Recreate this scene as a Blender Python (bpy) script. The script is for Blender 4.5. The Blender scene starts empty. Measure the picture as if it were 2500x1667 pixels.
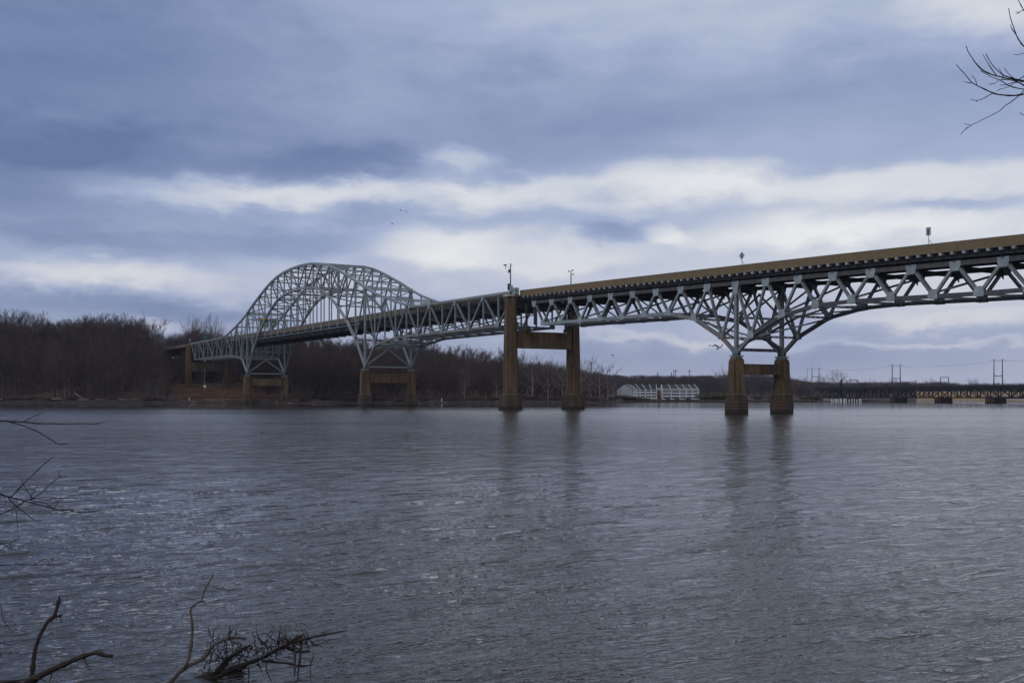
import bpy, math, random
import numpy as np
from mathutils import Vector, noise as mnoise

random.seed(7)
SC = bpy.context.scene
COL = SC.collection
R = math.radians

# ------------------------------------------------------------------ camera
F = 2600.0            # focal length in photo pixels (2500 wide)
CAM_H = 3.6           # eye height above the water
HOR = 963.5           # photo row of the horizon
cam = bpy.data.cameras.new('camera')
cam_o = bpy.data.objects.new('camera', cam)
COL.objects.link(cam_o)
cam.sensor_fit = 'HORIZONTAL'
cam.sensor_width = 36.0
cam.lens = 36.0 * F / 2500.0
cam.shift_y = (HOR - 833.5) / 2500.0
cam.clip_start = 0.1
cam.clip_end = 20000
cam_o.location = (0, 0, CAM_H)
cam_o.rotation_euler = (R(90), 0, 0)
SC.camera = cam_o

# ------------------------------------------------------------------ node helpers
class S:
    """a socket with arithmetic that makes Math nodes"""
    def __init__(s, nt, k): s.nt, s.k = nt, k
    def _m(s, op, *a, clamp=False):
        n = s.nt.nodes.new('ShaderNodeMath'); n.operation = op; n.use_clamp = clamp
        for i, x in enumerate((s,) + a):
            if isinstance(x, S): s.nt.links.new(x.k, n.inputs[i])
            else: n.inputs[i].default_value = x
        return S(s.nt, n.outputs[0])
    def __add__(s, o): return s._m('ADD', o)
    def __sub__(s, o): return s._m('SUBTRACT', o)
    def __mul__(s, o): return s._m('MULTIPLY', o)
    def __truediv__(s, o): return s._m('DIVIDE', o)
    __radd__ = __add__
    __rmul__ = __mul__
    def exp(s): return s._m('EXPONENT')
    def clamp(s): return s._m('ADD', 0.0, clamp=True)

def mkmat(name):
    m = bpy.data.materials.new(name); m.use_nodes = True
    nt = m.node_tree
    return m, nt, nt.nodes['Principled BSDF']

def tex_noise(nt, vec, scale, detail=4, rough=0.55, dist=0.0):
    n = nt.nodes.new('ShaderNodeTexNoise')
    n.inputs['Scale'].default_value = scale
    n.inputs['Detail'].default_value = detail
    n.inputs['Roughness'].default_value = rough
    n.inputs['Distortion'].default_value = dist
    if vec is not None: nt.links.new(vec, n.inputs['Vector'])
    return n.outputs['Fac']

def ramp(nt, fac, stops, interp='LINEAR'):
    n = nt.nodes.new('ShaderNodeValToRGB'); cr = n.color_ramp; cr.interpolation = interp
    while len(cr.elements) < len(stops): cr.elements.new(0.5)
    for e, (p, c) in zip(cr.elements, stops):
        e.position = p; e.color = (*c, 1) if len(c) == 3 else c
    nt.links.new(fac, n.inputs[0])
    return n.outputs[0]

def mapping(nt, vec, scale=(1, 1, 1), rot=(0, 0, 0)):
    n = nt.nodes.new('ShaderNodeMapping')
    n.inputs['Scale'].default_value = scale
    n.inputs['Rotation'].default_value = rot
    nt.links.new(vec, n.inputs['Vector'])
    return n.outputs[0]

def coords(nt, kind='Object'):
    return nt.nodes.new('ShaderNodeTexCoord').outputs[kind]

def position(nt):
    return nt.nodes.new('ShaderNodeNewGeometry').outputs['Position']

def mixc(nt, fac, a, b, mode='MIX'):
    n = nt.nodes.new('ShaderNodeMix'); n.data_type = 'RGBA'; n.blend_type = mode
    for k, x in ((0, fac), (6, a), (7, b)):
        if hasattr(x, 'is_output'): nt.links.new(x, n.inputs[k])
        elif isinstance(x, tuple): n.inputs[k].default_value = (*x, 1)
        else: n.inputs[k].default_value = x
    return n.outputs[2]

def bump(nt, bsdf, h, strength=0.3, dist=0.1):
    b = nt.nodes.new('ShaderNodeBump')
    b.inputs['Strength'].default_value = strength
    b.inputs['Distance'].default_value = dist
    nt.links.new(h, b.inputs['Height'])
    nt.links.new(b.outputs[0], bsdf.inputs['Normal'])

def lin(r, g, b):
    def f(c):
        c /= 255.0
        return c / 12.92 if c <= 0.04045 else ((c + 0.055) / 1.055) ** 2.4
    return (f(r), f(g), f(b))

# ------------------------------------------------------------------ world: overcast sky with broken banks low down
SUN_EL, SUN_AZ = R(38), R(215)     # behind the camera, to its left
w = bpy.data.worlds.new('World'); SC.world = w; w.use_nodes = True
nt = w.node_tree; nt.nodes.clear()
out = nt.nodes.new('ShaderNodeOutputWorld')
sky = nt.nodes.new('ShaderNodeTexSky'); sky.sky_type = 'NISHITA'; sky.sun_disc = False
sky.sun_elevation = SUN_EL; sky.sun_rotation = SUN_AZ
bg1 = nt.nodes.new('ShaderNodeBackground'); bg1.inputs['Strength'].default_value = 0.08
nt.links.new(sky.outputs[0], bg1.inputs['Color'])
gen = coords(nt, 'Generated')
sep = nt.nodes.new('ShaderNodeSeparateXYZ'); nt.links.new(gen, sep.inputs[0])
X, Y, Z = (S(nt, sep.outputs[i]) for i in range(3))
DEG = 180 / math.pi
az = X._m('ARCTAN2', Y) * DEG
el = Z._m('ARCSINE') * DEG
v1 = mapping(nt, gen, (4, 4, 11))
v2 = mapping(nt, gen, (8, 8, 28))
n1 = S(nt, tex_noise(nt, v1, 1.0, 6, 0.55))
n2 = S(nt, tex_noise(nt, v2, 1.0, 6, 0.6))
n3 = S(nt, tex_noise(nt, mapping(nt, gen, (3, 3, 9)), 1.6, 3, 0.5))
n4 = S(nt, tex_noise(nt, mapping(nt, gen, (13, 13, 30)), 1.0, 7, 0.55, 0.3))
elw = el + (n1 - 0.5) * 2.6 + (n2 - 0.5) * 1.0 + (n4 - 0.5) * 2.6
azw = az + (n3 - 0.5) * 7.0 + (n4 - 0.5) * 3.0
# brightness by elevation, the same all round
cur = nt.nodes.new('ShaderNodeFloatCurve')
cv = cur.mapping.curves[0]
pts = [(0, .42), (2, .40), (4, .44), (6, .58), (8, .60), (9.2, .48), (10.4, .58), (11.3, .47), (12.6, .32), (14.5, .31), (17, .38), (20, .45), (30, .52), (60, .56), (90, .58)]
pts = [(p / 90.0, q) for p, q in pts]
cv.points[0].location = pts[0]; cv.points[1].location = pts[-1]
for p in pts[1:-1]: cv.points.new(*p)
cur.mapping.update()
e01 = (elw / 90.0).clamp()
nt.links.new(e01.k, cur.inputs['Value'])
B = S(nt, cur.outputs[0])
def px_az(x): return math.degrees(math.atan((x - 1250) / F))
def px_el(y): return math.degrees(math.atan((HOR - y) / F))
banks = [  # photo x, y, half-sizes, brightness
    (1165, 392, 75, 24, .30), (850, 480, 330, 42, .12), (1700, 440, 230, 48, .30), (2150, 480, 330, 40, .12),
    (1300, 470, 190, 36, .16), (760, 590, 260, 34, -.22), (1560, 565, 110, 24, -.22), (2330, 535, 150, 20, -.12),
    (1060, 595, 190, 42, .30), (1380, 630, 160, 40, .14), (1665, 570, 45, 24, .26), (2080, 575, 330, 42, .26),
    (180, 690, 300, 34, .16), (470, 765, 210, 34, -.20), (80, 745, 200, 28, -.12), (390, 805, 70, 20, .22),
    (120, 400, 330, 60, -.20), (850, 415, 330, 40, -.18), (1450, 340, 300, 50, -.05), (2450, 60, 230, 110, .20),
    (1650, 60, 600, 110, .10), (150, 80, 500, 170, -.16), (100, 560, 260, 90, -.12), (2050, 350, 350, 60, .05),
    (80, 470, 190, 60, -.22), (620, 485, 330, 34, .14), (1130, 440, 120, 34, .14), (300, 610, 300, 34, -.16), (250, 685, 260, 22, .10),
    (2250, 860, 420, 60, -.10), (1700, 880, 420, 40, -.08), (2300, 780, 260, 22, .14), (1600, 830, 300, 14, .16), (2250, 845, 330, 10, .16)]
for (x, y, rx, ry, amp) in banks:
    a0, e0 = px_az(x), px_el(y)
    ra, re = rx / F * DEG, ry / F * DEG
    a = (azw - a0) / ra
    b = (elw - e0) / re
    B = B + ((a * a + b * b)._m('POWER', 1.5) * -1.0).exp() * (amp * 1.12)
B = B + (n2 - 0.5) * 0.22 + (n1 - 0.5) * 0.30 + (n3 - 0.5) * .16 + (n4 - 0.5) * .12
B = (B + (az * 0.0042)._m('MINIMUM', .10)._m('MAXIMUM', -.10)).clamp()
cloud = ramp(nt, B.k, [(0.0, lin(97, 114, 154)), (0.25, lin(127, 142, 178)), (0.5, lin(162, 173, 201)), (0.75, lin(204, 208, 217)), (1.0, lin(233, 232, 232))])
# a little warmer close to the horizon
hz = ramp(nt, (el / 12.0).clamp().k, [(0.0, (1.06, .985, .945)), (0.7, (1, 1, 1))])
cloud = mixc(nt, 1.0, cloud, hz, 'MULTIPLY')
bg2 = nt.nodes.new('ShaderNodeBackground'); bg2.inputs['Strength'].default_value = 1.1
nt.links.new(cloud, bg2.inputs['Color'])
mx = nt.nodes.new('ShaderNodeMixShader'); mx.inputs[0].default_value = 0.92
nt.links.new(bg1.outputs[0], mx.inputs[1]); nt.links.new(bg2.outputs[0], mx.inputs[2])
nt.links.new(mx.outputs[0], out.inputs['Surface'])

sun = bpy.data.lights.new('sun', 'SUN'); sun.energy = 0.8; sun.angle = R(18); sun.color = (1, .95, .88)
sun_o = bpy.data.objects.new('sun', sun); COL.objects.link(sun_o)
sd = Vector((math.sin(SUN_AZ) * math.cos(SUN_EL), math.cos(SUN_AZ) * math.cos(SUN_EL), math.sin(SUN_EL)))
sun_o.rotation_euler = (-sd).to_track_quat('-Z', 'Y').to_euler()

SC.view_settings.view_transform = 'Standard'
SC.view_settings.look = 'None'
SC.view_settings.exposure = 0.0
SC.view_settings.gamma = 1.0
SC.view_settings.use_curve_mapping = False

# ------------------------------------------------------------------ materials
def mat_steel(name, base, rust, rough=0.55):
    m, nt, b = mkmat(name)
    pos = position(nt)
    oi = nt.nodes.new('ShaderNodeObjectInfo')
    n = tex_noise(nt, pos, 0.9, 5, 0.6)
    col = ramp(nt, n, [(0.3, tuple(c * .72 for c in base)), (0.7, tuple(c * 1.12 for c in base))])
    tint = ramp(nt, oi.outputs['Random'], [(0, (.86, .86, .88)), (1, (1.06, 1.05, 1.02))])
    col = mixc(nt, 1.0, col, tint, 'MULTIPLY')
    n2 = tex_noise(nt, mapping(nt, pos, (1, 1, .45)), 2.6, 6, 0.7)
    rf = ramp(nt, n2, [(1 - rust, (0, 0, 0)), (min(1, 1 - rust + .09), (1, 1, 1))])
    rc = ramp(nt, tex_noise(nt, pos, 6, 3), [(0.3, (.10, .045, .02)), (0.7, (.24, .13, .055))])
    col = mixc(nt, rf, col, rc)
    nt.links.new(col, b.inputs['Base Color'])
    b.inputs['Roughness'].default_value = rough
    bump(nt, b, tex_noise(nt, pos, 14, 3), 0.15, 0.03)
    return m
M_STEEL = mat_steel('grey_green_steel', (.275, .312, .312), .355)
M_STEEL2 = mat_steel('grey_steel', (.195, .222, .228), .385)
M_RUSTY = mat_steel('rusting_steel', (.24, .26, .25), .50)
M_SHADED = mat_steel('shade_painted_steel', (.095, .094, .090), .44, .75)  # deck overhang's shade put into the colour of the top chords
M_TUBE = mat_steel('dark_chord_steel', (.085, .088, .09), .40)
M_PLATE = mat_steel('light_gusset_steel', (.34, .395, .40), .30)
M_DARKSTEEL = mat_steel('dark_girder_steel', (.06, .062, .064), .36, .8)
M_BLACKSTEEL = mat_steel('old_black_steel', (.016, .016, .024), .28, .8)
M_POLE = mat_steel('dark_pole_steel', (.045, .055, .075), .2, .7)
M_GALV = mat_steel('galvanised_steel', (.38, .39, .40), .22, .6)

def mat_concrete(name, base, stain, dark, drip=1.0):
    m, nt, b = mkmat(name)
    pos = position(nt)
    n = tex_noise(nt, pos, 0.55, 6, 0.65)
    col = ramp(nt, n, [(0.3, stain), (0.66, base)])
    st = tex_noise(nt, mapping(nt, pos, (.7, .7, .07)), 1.0, 6, 0.7)
    sf = ramp(nt, st, [(0.40, (1, 1, 1)), (0.62, (0, 0, 0))])
    col = mixc(nt, sf, col, dark) if drip else col
    fine = tex_noise(nt, pos, 5, 6, 0.7)
    col = mixc(nt, 1.0, col, ramp(nt, fine, [(0.3, (.7, .68, .66)), (0.7, (1.2, 1.2, 1.2))]), 'MULTIPLY')
    wt = tex_noise(nt, mapping(nt, pos, (.9, .9, .05)), 1.9, 4, 0.6)
    col = mixc(nt, ramp(nt, wt, [(0.66, (0, 0, 0)), (0.76, (.35, .35, .35))]), col, (.26, .24, .21))
    sp_ = nt.nodes.new('ShaderNodeSeparateXYZ'); nt.links.new(pos, sp_.inputs[0])
    zz = S(nt, sp_.outputs[2])
    jt = ((zz / 2.6)._m('FRACT') - .5)._m('ABSOLUTE')            # construction joints between pours
    col = mixc(nt, ramp(nt, jt.k, [(.0, (.55, .55, .55)), (.012, (0, 0, 0))]), col, tuple(c * .5 for c in dark))
    rp = tex_noise(nt, mapping(nt, pos, (.8, .8, .25)), .8, 5, .65)
    col = mixc(nt, ramp(nt, rp, [(.60, (0, 0, 0)), (.70, (.55, .55, .55))]), col, (.085, .032, .018) if drip else dark)
    wl = zz + S(nt, tex_noise(nt, pos, 1.2, 4)) * .7
    col = mixc(nt, ramp(nt, (wl / 4.0).clamp().k, [(.22, (.85, .85, .85)), (.30, (0, 0, 0))]), col, (.016, .016, .012))   # wet tide band
    nt.links.new(col, b.inputs['Base Color'])
    b.inputs['Roughness'].default_value = 0.9
    bump(nt, b, fine, 0.4, 0.05)
    return m
M_CONC = mat_concrete('brown_stained_concrete', (.185, .124, .061), (.118, .073, .036), (.068, .042, .024))
M_CONC2 = mat_concrete('dark_stained_and_shaded_concrete', (.15, .11, .07), (.10, .068, .045), (.06, .042, .03))
M_CONC3 = mat_concrete('old_dark_concrete', (.085, .068, .052), (.06, .046, .036), (.04, .032, .026))
M_CAP = flat_cap = mat_concrete('pale_cap_concrete', (.62, .60, .57), (.50, .48, .45), (.40, .38, .35))
M_PARAPET = mat_concrete('tan_parapet_concrete', (.215, .158, .082), (.178, .130, .068), (.145, .106, .058), 0)
M_PARAPET2 = mat_concrete('grey_tan_parapet_concrete', (.19, .155, .115), (.15, .122, .088), (.12, .10, .075), 0)
M_MASONRY = mat_concrete('wet_rusticated_stone', (.115, .072, .042), (.072, .046, .030), (.045, .033, .024))
M_BRACKET = mat_concrete('pale_bracket_concrete', (.50, .50, .49), (.38, .38, .37), (.25, .24, .23))
M_ASPHALT = mat_concrete('road_asphalt', (.055, .055, .055), (.045, .045, .045), (.04, .04, .04))

def flat(name, c, rough=0.8, var=0.25, scale=3.0, metal=0):
    m, nt, b = mkmat(name)
    n = tex_noise(nt, position(nt), scale, 4)
    nt.links.new(ramp(nt, n, [(0.25, tuple(x * (1 - var) for x in c)), (0.75, tuple(x * (1 + var) for x in c))]), b.inputs['Base Color'])
    b.inputs['Roughness'].default_value = rough
    b.inputs['Metallic'].default_value = metal
    return m
M_WHITE = flat('white_painted_siding', (.56, .57, .59), .7, .12, .6)
M_GREYWALL = flat('pale_grey_siding', (.36, .37, .40), .8, .12, .4)
M_GLASS = flat('dark_window_glass', (.025, .03, .04), .12, .3, .3)
M_ROOF1 = flat('dark_slate_roof', (.018, .026, .034), 1.0, .25, .8)
M_ROOF2 = flat('brown_shingle_roof', (.055, .046, .043), 1.0, .25, .8)
M_TAN = flat('tan_stucco', (.45, .30, .16), .85, .15, .8)
M_REDBRICK = flat('red_wall', (.30, .075, .055), .85, .25, .5)
M_SIGNBACK = flat('bare_aluminium', (.40, .41, .42), .5, .12, 2)
M_SIGNDARK = flat('dark_sign_face', (.08, .085, .09), .6, .15, 2)
M_GREEN = flat('green_sign_face', (.012, .14, .085), .5, .1, 1)
M_YELLOW = flat('amber_warning_face', (.55, .30, .04), .5, .15, 2)
M_WHITEPAINT = flat('white_paint', (.75, .75, .74), .6, .08, 2)
M_BIRD = flat('dark_feathers', (.018, .018, .022), .8, .3, 8)
M_WIRE = flat('overhead_wire', (.20, .22, .27), .6, .05, 1)

def mat_bark(name, c, var=.35, scale=2.0, vert=True):
    m, nt, b = mkmat(name)
    oc = coords(nt, 'Object')
    oi = nt.nodes.new('ShaderNodeObjectInfo')
    n = tex_noise(nt, mapping(nt, oc, (4, 4, .8) if vert else (1, 1, 1)), scale, 5, .65)
    col = ramp(nt, n, [(0.28, tuple(x * (1 - var) for x in c)), (0.72, tuple(x * (1 + var) for x in c))])
    col = mixc(nt, 1.0, col, ramp(nt, oi.outputs['Random'], [(0, (.72, .70, .74)), (.5, (1, .97, .96)), (1, (1.3, 1.18, 1.12))]), 'MULTIPLY')
    nt.links.new(col, b.inputs['Base Color'])
    b.inputs['Roughness'].default_value = .95
    return m
M_BARK = mat_bark('dark_bark', (.105, .088, .078))
M_TWIG = mat_bark('dark_twigs', (.060, .043, .040), .35, .5, False)
M_BARKR = mat_bark('reddish_bark', (.095, .074, .064))
M_TWIGR = mat_bark('reddish_twigs', (.062, .042, .039), .35, .5, False)
M_PALE = mat_bark('pale_sycamore_bark', (.19, .17, .155), .5)
M_PALETWIG = mat_bark('grey_twigs', (.115, .095, .088), .35, .5, False)
M_FARTWIG = mat_bark('distant_twigs', (.056, .046, .050), .35, .05, False)
M_NEEDLE = mat_bark('conifer_needles', (.020, .034, .024), .4, 2, False)
M_BUSH = mat_bark('olive_bush_stems', (.085, .075, .036), .4, 1, False)
M_WETWOOD = mat_bark('wet_driftwood', (.030, .021, .018), .5, 5)
M_DRYWOOD = mat_bark('weathered_wood', (.088, .066, .054), .5, 5)
M_LOG = mat_bark('bleached_log', (.27, .20, .15), .35, 1)
M_NEARTWIG = mat_bark('near_twig_bark', (.022, .017, .018), .3, 8)

# water
def mat_water():
    m, nt, b = mkmat('river_water')
    b.inputs['Base Color'].default_value = (.030, .029, .023, 1)
    b.inputs['IOR'].default_value = 1.333
    b.inputs['Specular IOR Level'].default_value = 0.5
    pos = position(nt)
    sp = nt.nodes.new('ShaderNodeSeparateXYZ'); nt.links.new(pos, sp.inputs[0])
    px, py = S(nt, sp.outputs[0]), S(nt, sp.outputs[1])
    def waves(ang, stretch, scale, detail, rough, dist):
        """noise with crests along the direction ang, drawn out by 1/stretch along the crest"""
        v = mapping(nt, mapping(nt, pos, (1, 1, 1), (0, 0, R(-ang))), (stretch, 1, 1))
        return S(nt, tex_noise(nt, v, scale, detail, rough, dist))
    # the waves themselves are modelled; this adds the capillary ripples on them
    def ridges(ang, stretch, scale, power, dist):
        """thin sharp crest lines"""
        w_ = waves(ang, stretch, scale, 2, .5, dist)
        return ((w_ - .5)._m('ABSOLUTE') * -3.2 + 1.0)._m('MAXIMUM', 0.0)._m('POWER', power)
    def band(p0, p1, p2, p3):
        return S(nt, ramp(nt, (py / 320.0).clamp().k, [(p0 / 320, (0, 0, 0)), (p1 / 320, (1, 1, 1)), (p2 / 320, (1, 1, 1)), (p3 / 320, (0, 0, 0))]))
    patch = S(nt, ramp(nt, tex_noise(nt, pos, .35, 3, .6), [(.36, (.35, .35, .35)), (.62, (1.1, 1.1, 1.1))]))
    h = ridges(40, .33, 2.1, 2.2, .5) * (patch * .036) * band(-1, 0, 26, 60)
    h = h + ridges(26, .40, 5.2, 1.8, .4) * .017 * band(-1, 0, 18, 40)
    h = h + ridges(38, .36, .95, 2.0, .5) * (patch * .072) * band(14, 30, 80, 140)
    h = h + ridges(20, .40, .36, 2.0, .5) * .14 * band(45, 90, 190, 300)
    h = h + waves(5, .50, 16.0, 2, .6, .3) * .010
    gust = S(nt, tex_noise(nt, mapping(nt, pos, (.010, .034, 1), (0, 0, R(6))), 1.0, 4, .6))
    g = S(nt, ramp(nt, gust.k, [(.32, (.7, .7, .7)), (.68, (1.15, 1.15, 1.15))]))
    # sheltered water under the wooded left shore lies almost still, with thin wind streaks
    calm = S(nt, ramp(nt, ((py + px * .06 + (gust - .5) * 24.0) / 700.0).clamp().k, [(.448, (0, 0, 0)), (.458, (1, 1, 1))]))
    calm = calm * S(nt, ramp(nt, ((px + 300.0) / 600.0).clamp().k, [(.50, (1, 1, 1)), (.60, (.0, .0, .0))]))
    streak = S(nt, ramp(nt, tex_noise(nt, mapping(nt, pos, (.0035, .05, 1)), 1.0, 2, .5), [(.56, (0, 0, 0)), (.59, (1, 1, 1))]))
    calm = calm * (streak * -1.0 + 1.0)
    # waves too small to model with distance widen the reflection instead
    rough = S(nt, ramp(nt, (py / 700.0).clamp().k, [(.0, (.03, .03, .03)), (.04, (.04, .04, .04)), (.12, (.12, .12, .12)), (.26, (.20, .20, .20)), (.34, (.19, .19, .19)), (.42, (.11, .11, .11)), (1.0, (.10, .10, .10))]))
    rough = rough * g * (calm * -.85 + 1.0)
    bp = nt.nodes.new('ShaderNodeBump'); bp.inputs['Distance'].default_value = 1.0
    st = S(nt, ramp(nt, (py / 700.0).clamp().k, [(.0, (1, 1, 1)), (.20, (.9, .9, .9)), (.30, (.6, .6, .6)), (.36, (.1, .1, .1))])) * g
    nt.links.new(st.k, bp.inputs['Strength']); nt.links.new(h.k, bp.inputs['Height'])
    nt.links.new(bp.outputs[0], b.inputs['Normal'])
    nt.links.new(rough.k, b.inputs['Roughness'])
    return m
M_WATER = mat_water()

def mat_ground(name, stops, scale=.12, fine=1.2):
    m, nt, b = mkmat(name)
    pos = position(nt)
    n = tex_noise(nt, pos, scale, 6, .65)
    col = ramp(nt, n, stops)
    f = tex_noise(nt, pos, fine, 6, .7)
    col = mixc(nt, 1.0, col, ramp(nt, f, [(.3, (.55, .55, .55)), (.72, (1.35, 1.3, 1.25))]), 'MULTIPLY')
    nt.links.new(col, b.inputs['Base Color'])
    b.inputs['Roughness'].default_value = .95
    bump(nt, b, f, .6, .4)
    return m
M_GROUND = mat_ground('leaf_litter_ground', [(.3, (.030, .020, .016)), (.55, (.052, .028, .018)), (.72, (.085, .045, .022))])
M_GRASS = mat_ground('dead_orange_grass', [(.3, (.075, .034, .014)), (.6, (.115, .055, .022)), (.75, (.09, .055, .026))], .25, 2.5)
M_DRYGRASS = mat_ground('dry_tan_grass', [(.3, (.15, .11, .04)), (.55, (.29, .19, .07)), (.75, (.20, .14, .06))], .10, .8)
M_MUD = mat_ground('dark_river_mud', [(.3, (.008, .007, .006)), (.7, (.022, .016, .012))], .3, 2)
M_RIPDARK = mat_ground('brown_shore_stones', [(.35, (.025, .02, .017)), (.55, (.07, .052, .04)), (.75, (.17, .125, .09))], .8, 2.5)
M_WEED = mat_ground('dead_weeds', [(.3, (.05, .026, .016)), (.55, (.085, .042, .022)), (.72, (.12, .075, .035))], .1, 1.5)
M_RIPRAP = mat_ground('pale_shore_stones', [(.35, (.10, .085, .07)), (.55, (.28, .25, .22)), (.7, (.42, .39, .35))], .6, 2.5)

# ------------------------------------------------------------------ mesh helpers
class MB:
    def __init__(s): s.v, s.f, s.sm = [], [], False
    def box6(s, c, ax, ay, az):
        """box from centre and three half-axis vectors"""
        i = len(s.v)
        for sx in (-1, 1):
            for sy in (-1, 1):
                for sz in (-1, 1):
                    s.v.append(c + ax * sx + ay * sy + az * sz)
        s.f += [(i, i+1, i+3, i+2), (i+4, i+6, i+7, i+5), (i, i+4, i+5, i+1), (i+2, i+3, i+7, i+6), (i, i+2, i+6, i+4), (i+1, i+5, i+7, i+3)]
        return s
    def box(s, x0, x1, y0, y1, z0, z1):
        return s.box6(Vector(((x0+x1)/2, (y0+y1)/2, (z0+z1)/2)), Vector(((x1-x0)/2, 0, 0)), Vector((0, (y1-y0)/2, 0)), Vector((0, 0, (z1-z0)/2)))
    def tube(s, pts, rad, n=5, cap=True):
        pts = [Vector(p) for p in pts]
        i0 = len(s.v); m = len(pts)
        up = None
        for k, p in enumerate(pts):
            d = (pts[min(k+1, m-1)] - pts[max(k-1, 0)])
            if d.length < 1e-9: d = Vector((0, 0, 1))
            d.normalize()
            if up is None:
                up = d.orthogonal().normalized()
            up = (up - d * up.dot(d))
            up = up.normalized() if up.length > 1e-6 else d.orthogonal().normalized()
            w_ = d.cross(up)
            r = rad[k] if hasattr(rad, '__len__') else rad
            for j in range(n):
                a = 2 * math.pi * j / n
                s.v.append(p + (up * math.cos(a) + w_ * math.sin(a)) * r)
        for k in range(m - 1):
            for j in range(n):
                a, b = i0 + k*n + j, i0 + k*n + (j+1) % n
                s.f.append((a, b, b + n, a + n))
        if cap:
            s.f.append(tuple(range(i0 + n - 1, i0 - 1, -1)))
            s.f.append(tuple(range(i0 + (m-1)*n, i0 + m*n)))
        return s
    def prism(s, poly, off):
        """closed polygon (list of Vector) extruded by vector off"""
        i = len(s.v); n = len(poly)
        s.v += [Vector(p) for p in poly] + [Vector(p) + off for p in poly]
        s.f.append(tuple(range(i + n - 1, i - 1, -1))); s.f.append(tuple(range(i + n, i + 2*n)))
        for j in range(n):
            k = (j + 1) % n
            s.f.append((i + j, i + k, i + n + k, i + n + j))
        return s
    def loft(s, rings):
        i = len(s.v); n = len(rings[0])
        for r in rings: s.v += [Vector(p) for p in r]
        for k in range(len(rings) - 1):
            for j in range(n):
                a, b = i + k*n + j, i + k*n + (j+1) % n
                s.f.append((a, b, b + n, a + n))
        s.f.append(tuple(range(i + n - 1, i - 1, -1)))
        e = i + (len(rings) - 1) * n
        s.f.append(tuple(range(e, e + n)))
        return s
    def mesh(s, name, off=None):
        me = bpy.data.meshes.new(name)
        vs = [tuple(v - off) for v in s.v] if off is not None else [tuple(v) for v in s.v]
        me.from_pydata(vs, [], s.f)
        if s.sm:
            for p in me.polygons: p.use_smooth = True
        me.update()
        return me
    def build(s, name, mat, parent=None):
        off = world_loc(parent) if parent else None
        me = s.mesh(name, off)
        o = bpy.data.objects.new(name, me); COL.objects.link(o)
        me.materials.append(mat)
        if parent: o.parent = parent
        return o

def world_loc(o):
    l = Vector((0, 0, 0))
    while o is not None:
        l += o.location; o = o.parent
    return l

def tag(o, label=None, cat=None, group=None, kind=None):
    if label: o['label'] = label
    if cat: o['category'] = cat
    if group: o['group'] = group
    if kind: o['kind'] = kind
    return o

def thing(name, loc, label, cat, group=None):
    o = bpy.data.objects.new(name, None); COL.objects.link(o)
    o.empty_display_size = .5
    o.location = loc
    return tag(o, label, cat, group)

def place(me, name, mat, parent):
    o = bpy.data.objects.new(name, me); COL.objects.link(o); o.parent = parent
    if mat and not me.materials: me.materials.append(mat)
    return o

def copy_thing(src, loc, rz, sc):
    r = src.copy(); COL.objects.link(r)
    r.location = loc; r.rotation_euler = (0, 0, rz); r.scale = (sc[0], sc[0], sc[1])
    for ch in src.children:
        c = ch.copy(); COL.objects.link(c); c.parent = r
    return r

def P(x, y, Yd):
    """point of the place seen at photo pixel (x, y) at distance Yd"""
    return Vector(((x - 1250) / F * Yd, Yd, CAM_H + (HOR - y) / F * Yd))

def interp(x, tab):
    if x <= tab[0][0]: return tab[0][1]
    for (a, p), (b, q) in zip(tab, tab[1:]):
        if x <= b: return p + (q - p) * (x - a) / (b - a)
    return tab[-1][1]
def smooth(a):
    a = max(0, min(1, a)); return a * a * (3 - 2 * a)

# ------------------------------------------------------------------ bridge axes
PHI = 1.031
UX = Vector((-math.cos(PHI), math.sin(PHI), 0))     # along the bridge, away to the left
VX = Vector((math.sin(PHI), math.cos(PHI), 0))      # across the bridge, away from the camera
O0 = Vector((46.784, 201.333, 0))                   # centre line at the nearest pier
ZX = Vector((0, 0, 1))
def W(t, s, z): return O0 + UX * t + VX * s + ZX * z

# ------------------------------------------------------------------ terrain and water
SHORE = [(-3000, 455), (0, 452), (600, 447), (1200, 452), (1470, 462), (1500, 500), (1525, 533), (2000, 535), (2200, 527), (2500, 520), (5000, 520)]
HILL = [(-3000, 20), (0, 20), (280, 20), (340, 18), (390, 7), (430, 8), (470, 14), (520, 14), (600, 11), (700, 9), (1000, 9), (1100, 6.5), (1200, 3.5), (1300, 2), (1480, .5), (1600, 0), (5000, 0)]
FARH = [(-3000, 10), (1300, 11), (1560, 13), (1700, 13), (1860, 14), (1950, 9), (2050, 5), (2300, 4), (2600, 3.5), (5000, 3.5)]
def shore(px): return interp(px, SHORE)
def height(x, y):
    px = 1250 + F * x / y
    d = y - shore(px) + 5 * mnoise.noise(Vector((x * .03, y * .03, 0))) * (1 if px < 1470 else .3)
    if d < 0: return max(-3, d * .14)
    z = 1.1 * smooth(d / 7) + .9 * smooth((d - 8) / 25)
    z += interp(px, HILL) * smooth((d - 14) / 95)
    z += interp(px, FARH) * smooth((d - 60) / 260) * smooth((px - 1250) / 200)
    z += 7 * smooth((d - 105) / 130) * smooth((1250 - px) / 300)
    # bridge embankment
    q = Vector((x, y, 0)) - O0; t = q.dot(UX); s = q.dot(VX)
    if t > 280 and abs(s) < 34:
        e = 2.0 + 7.5 * smooth((t - 345) / 70) + 16 * smooth((t - 440) / 60)
        k = smooth((34 - abs(s)) / 14)
        z = z * (1 - k) + e * k if d > 8 else z
    z += .5 * mnoise.noise(Vector((x * .08, y * .08, 3))) * smooth(d / 20)
    return z

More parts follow.
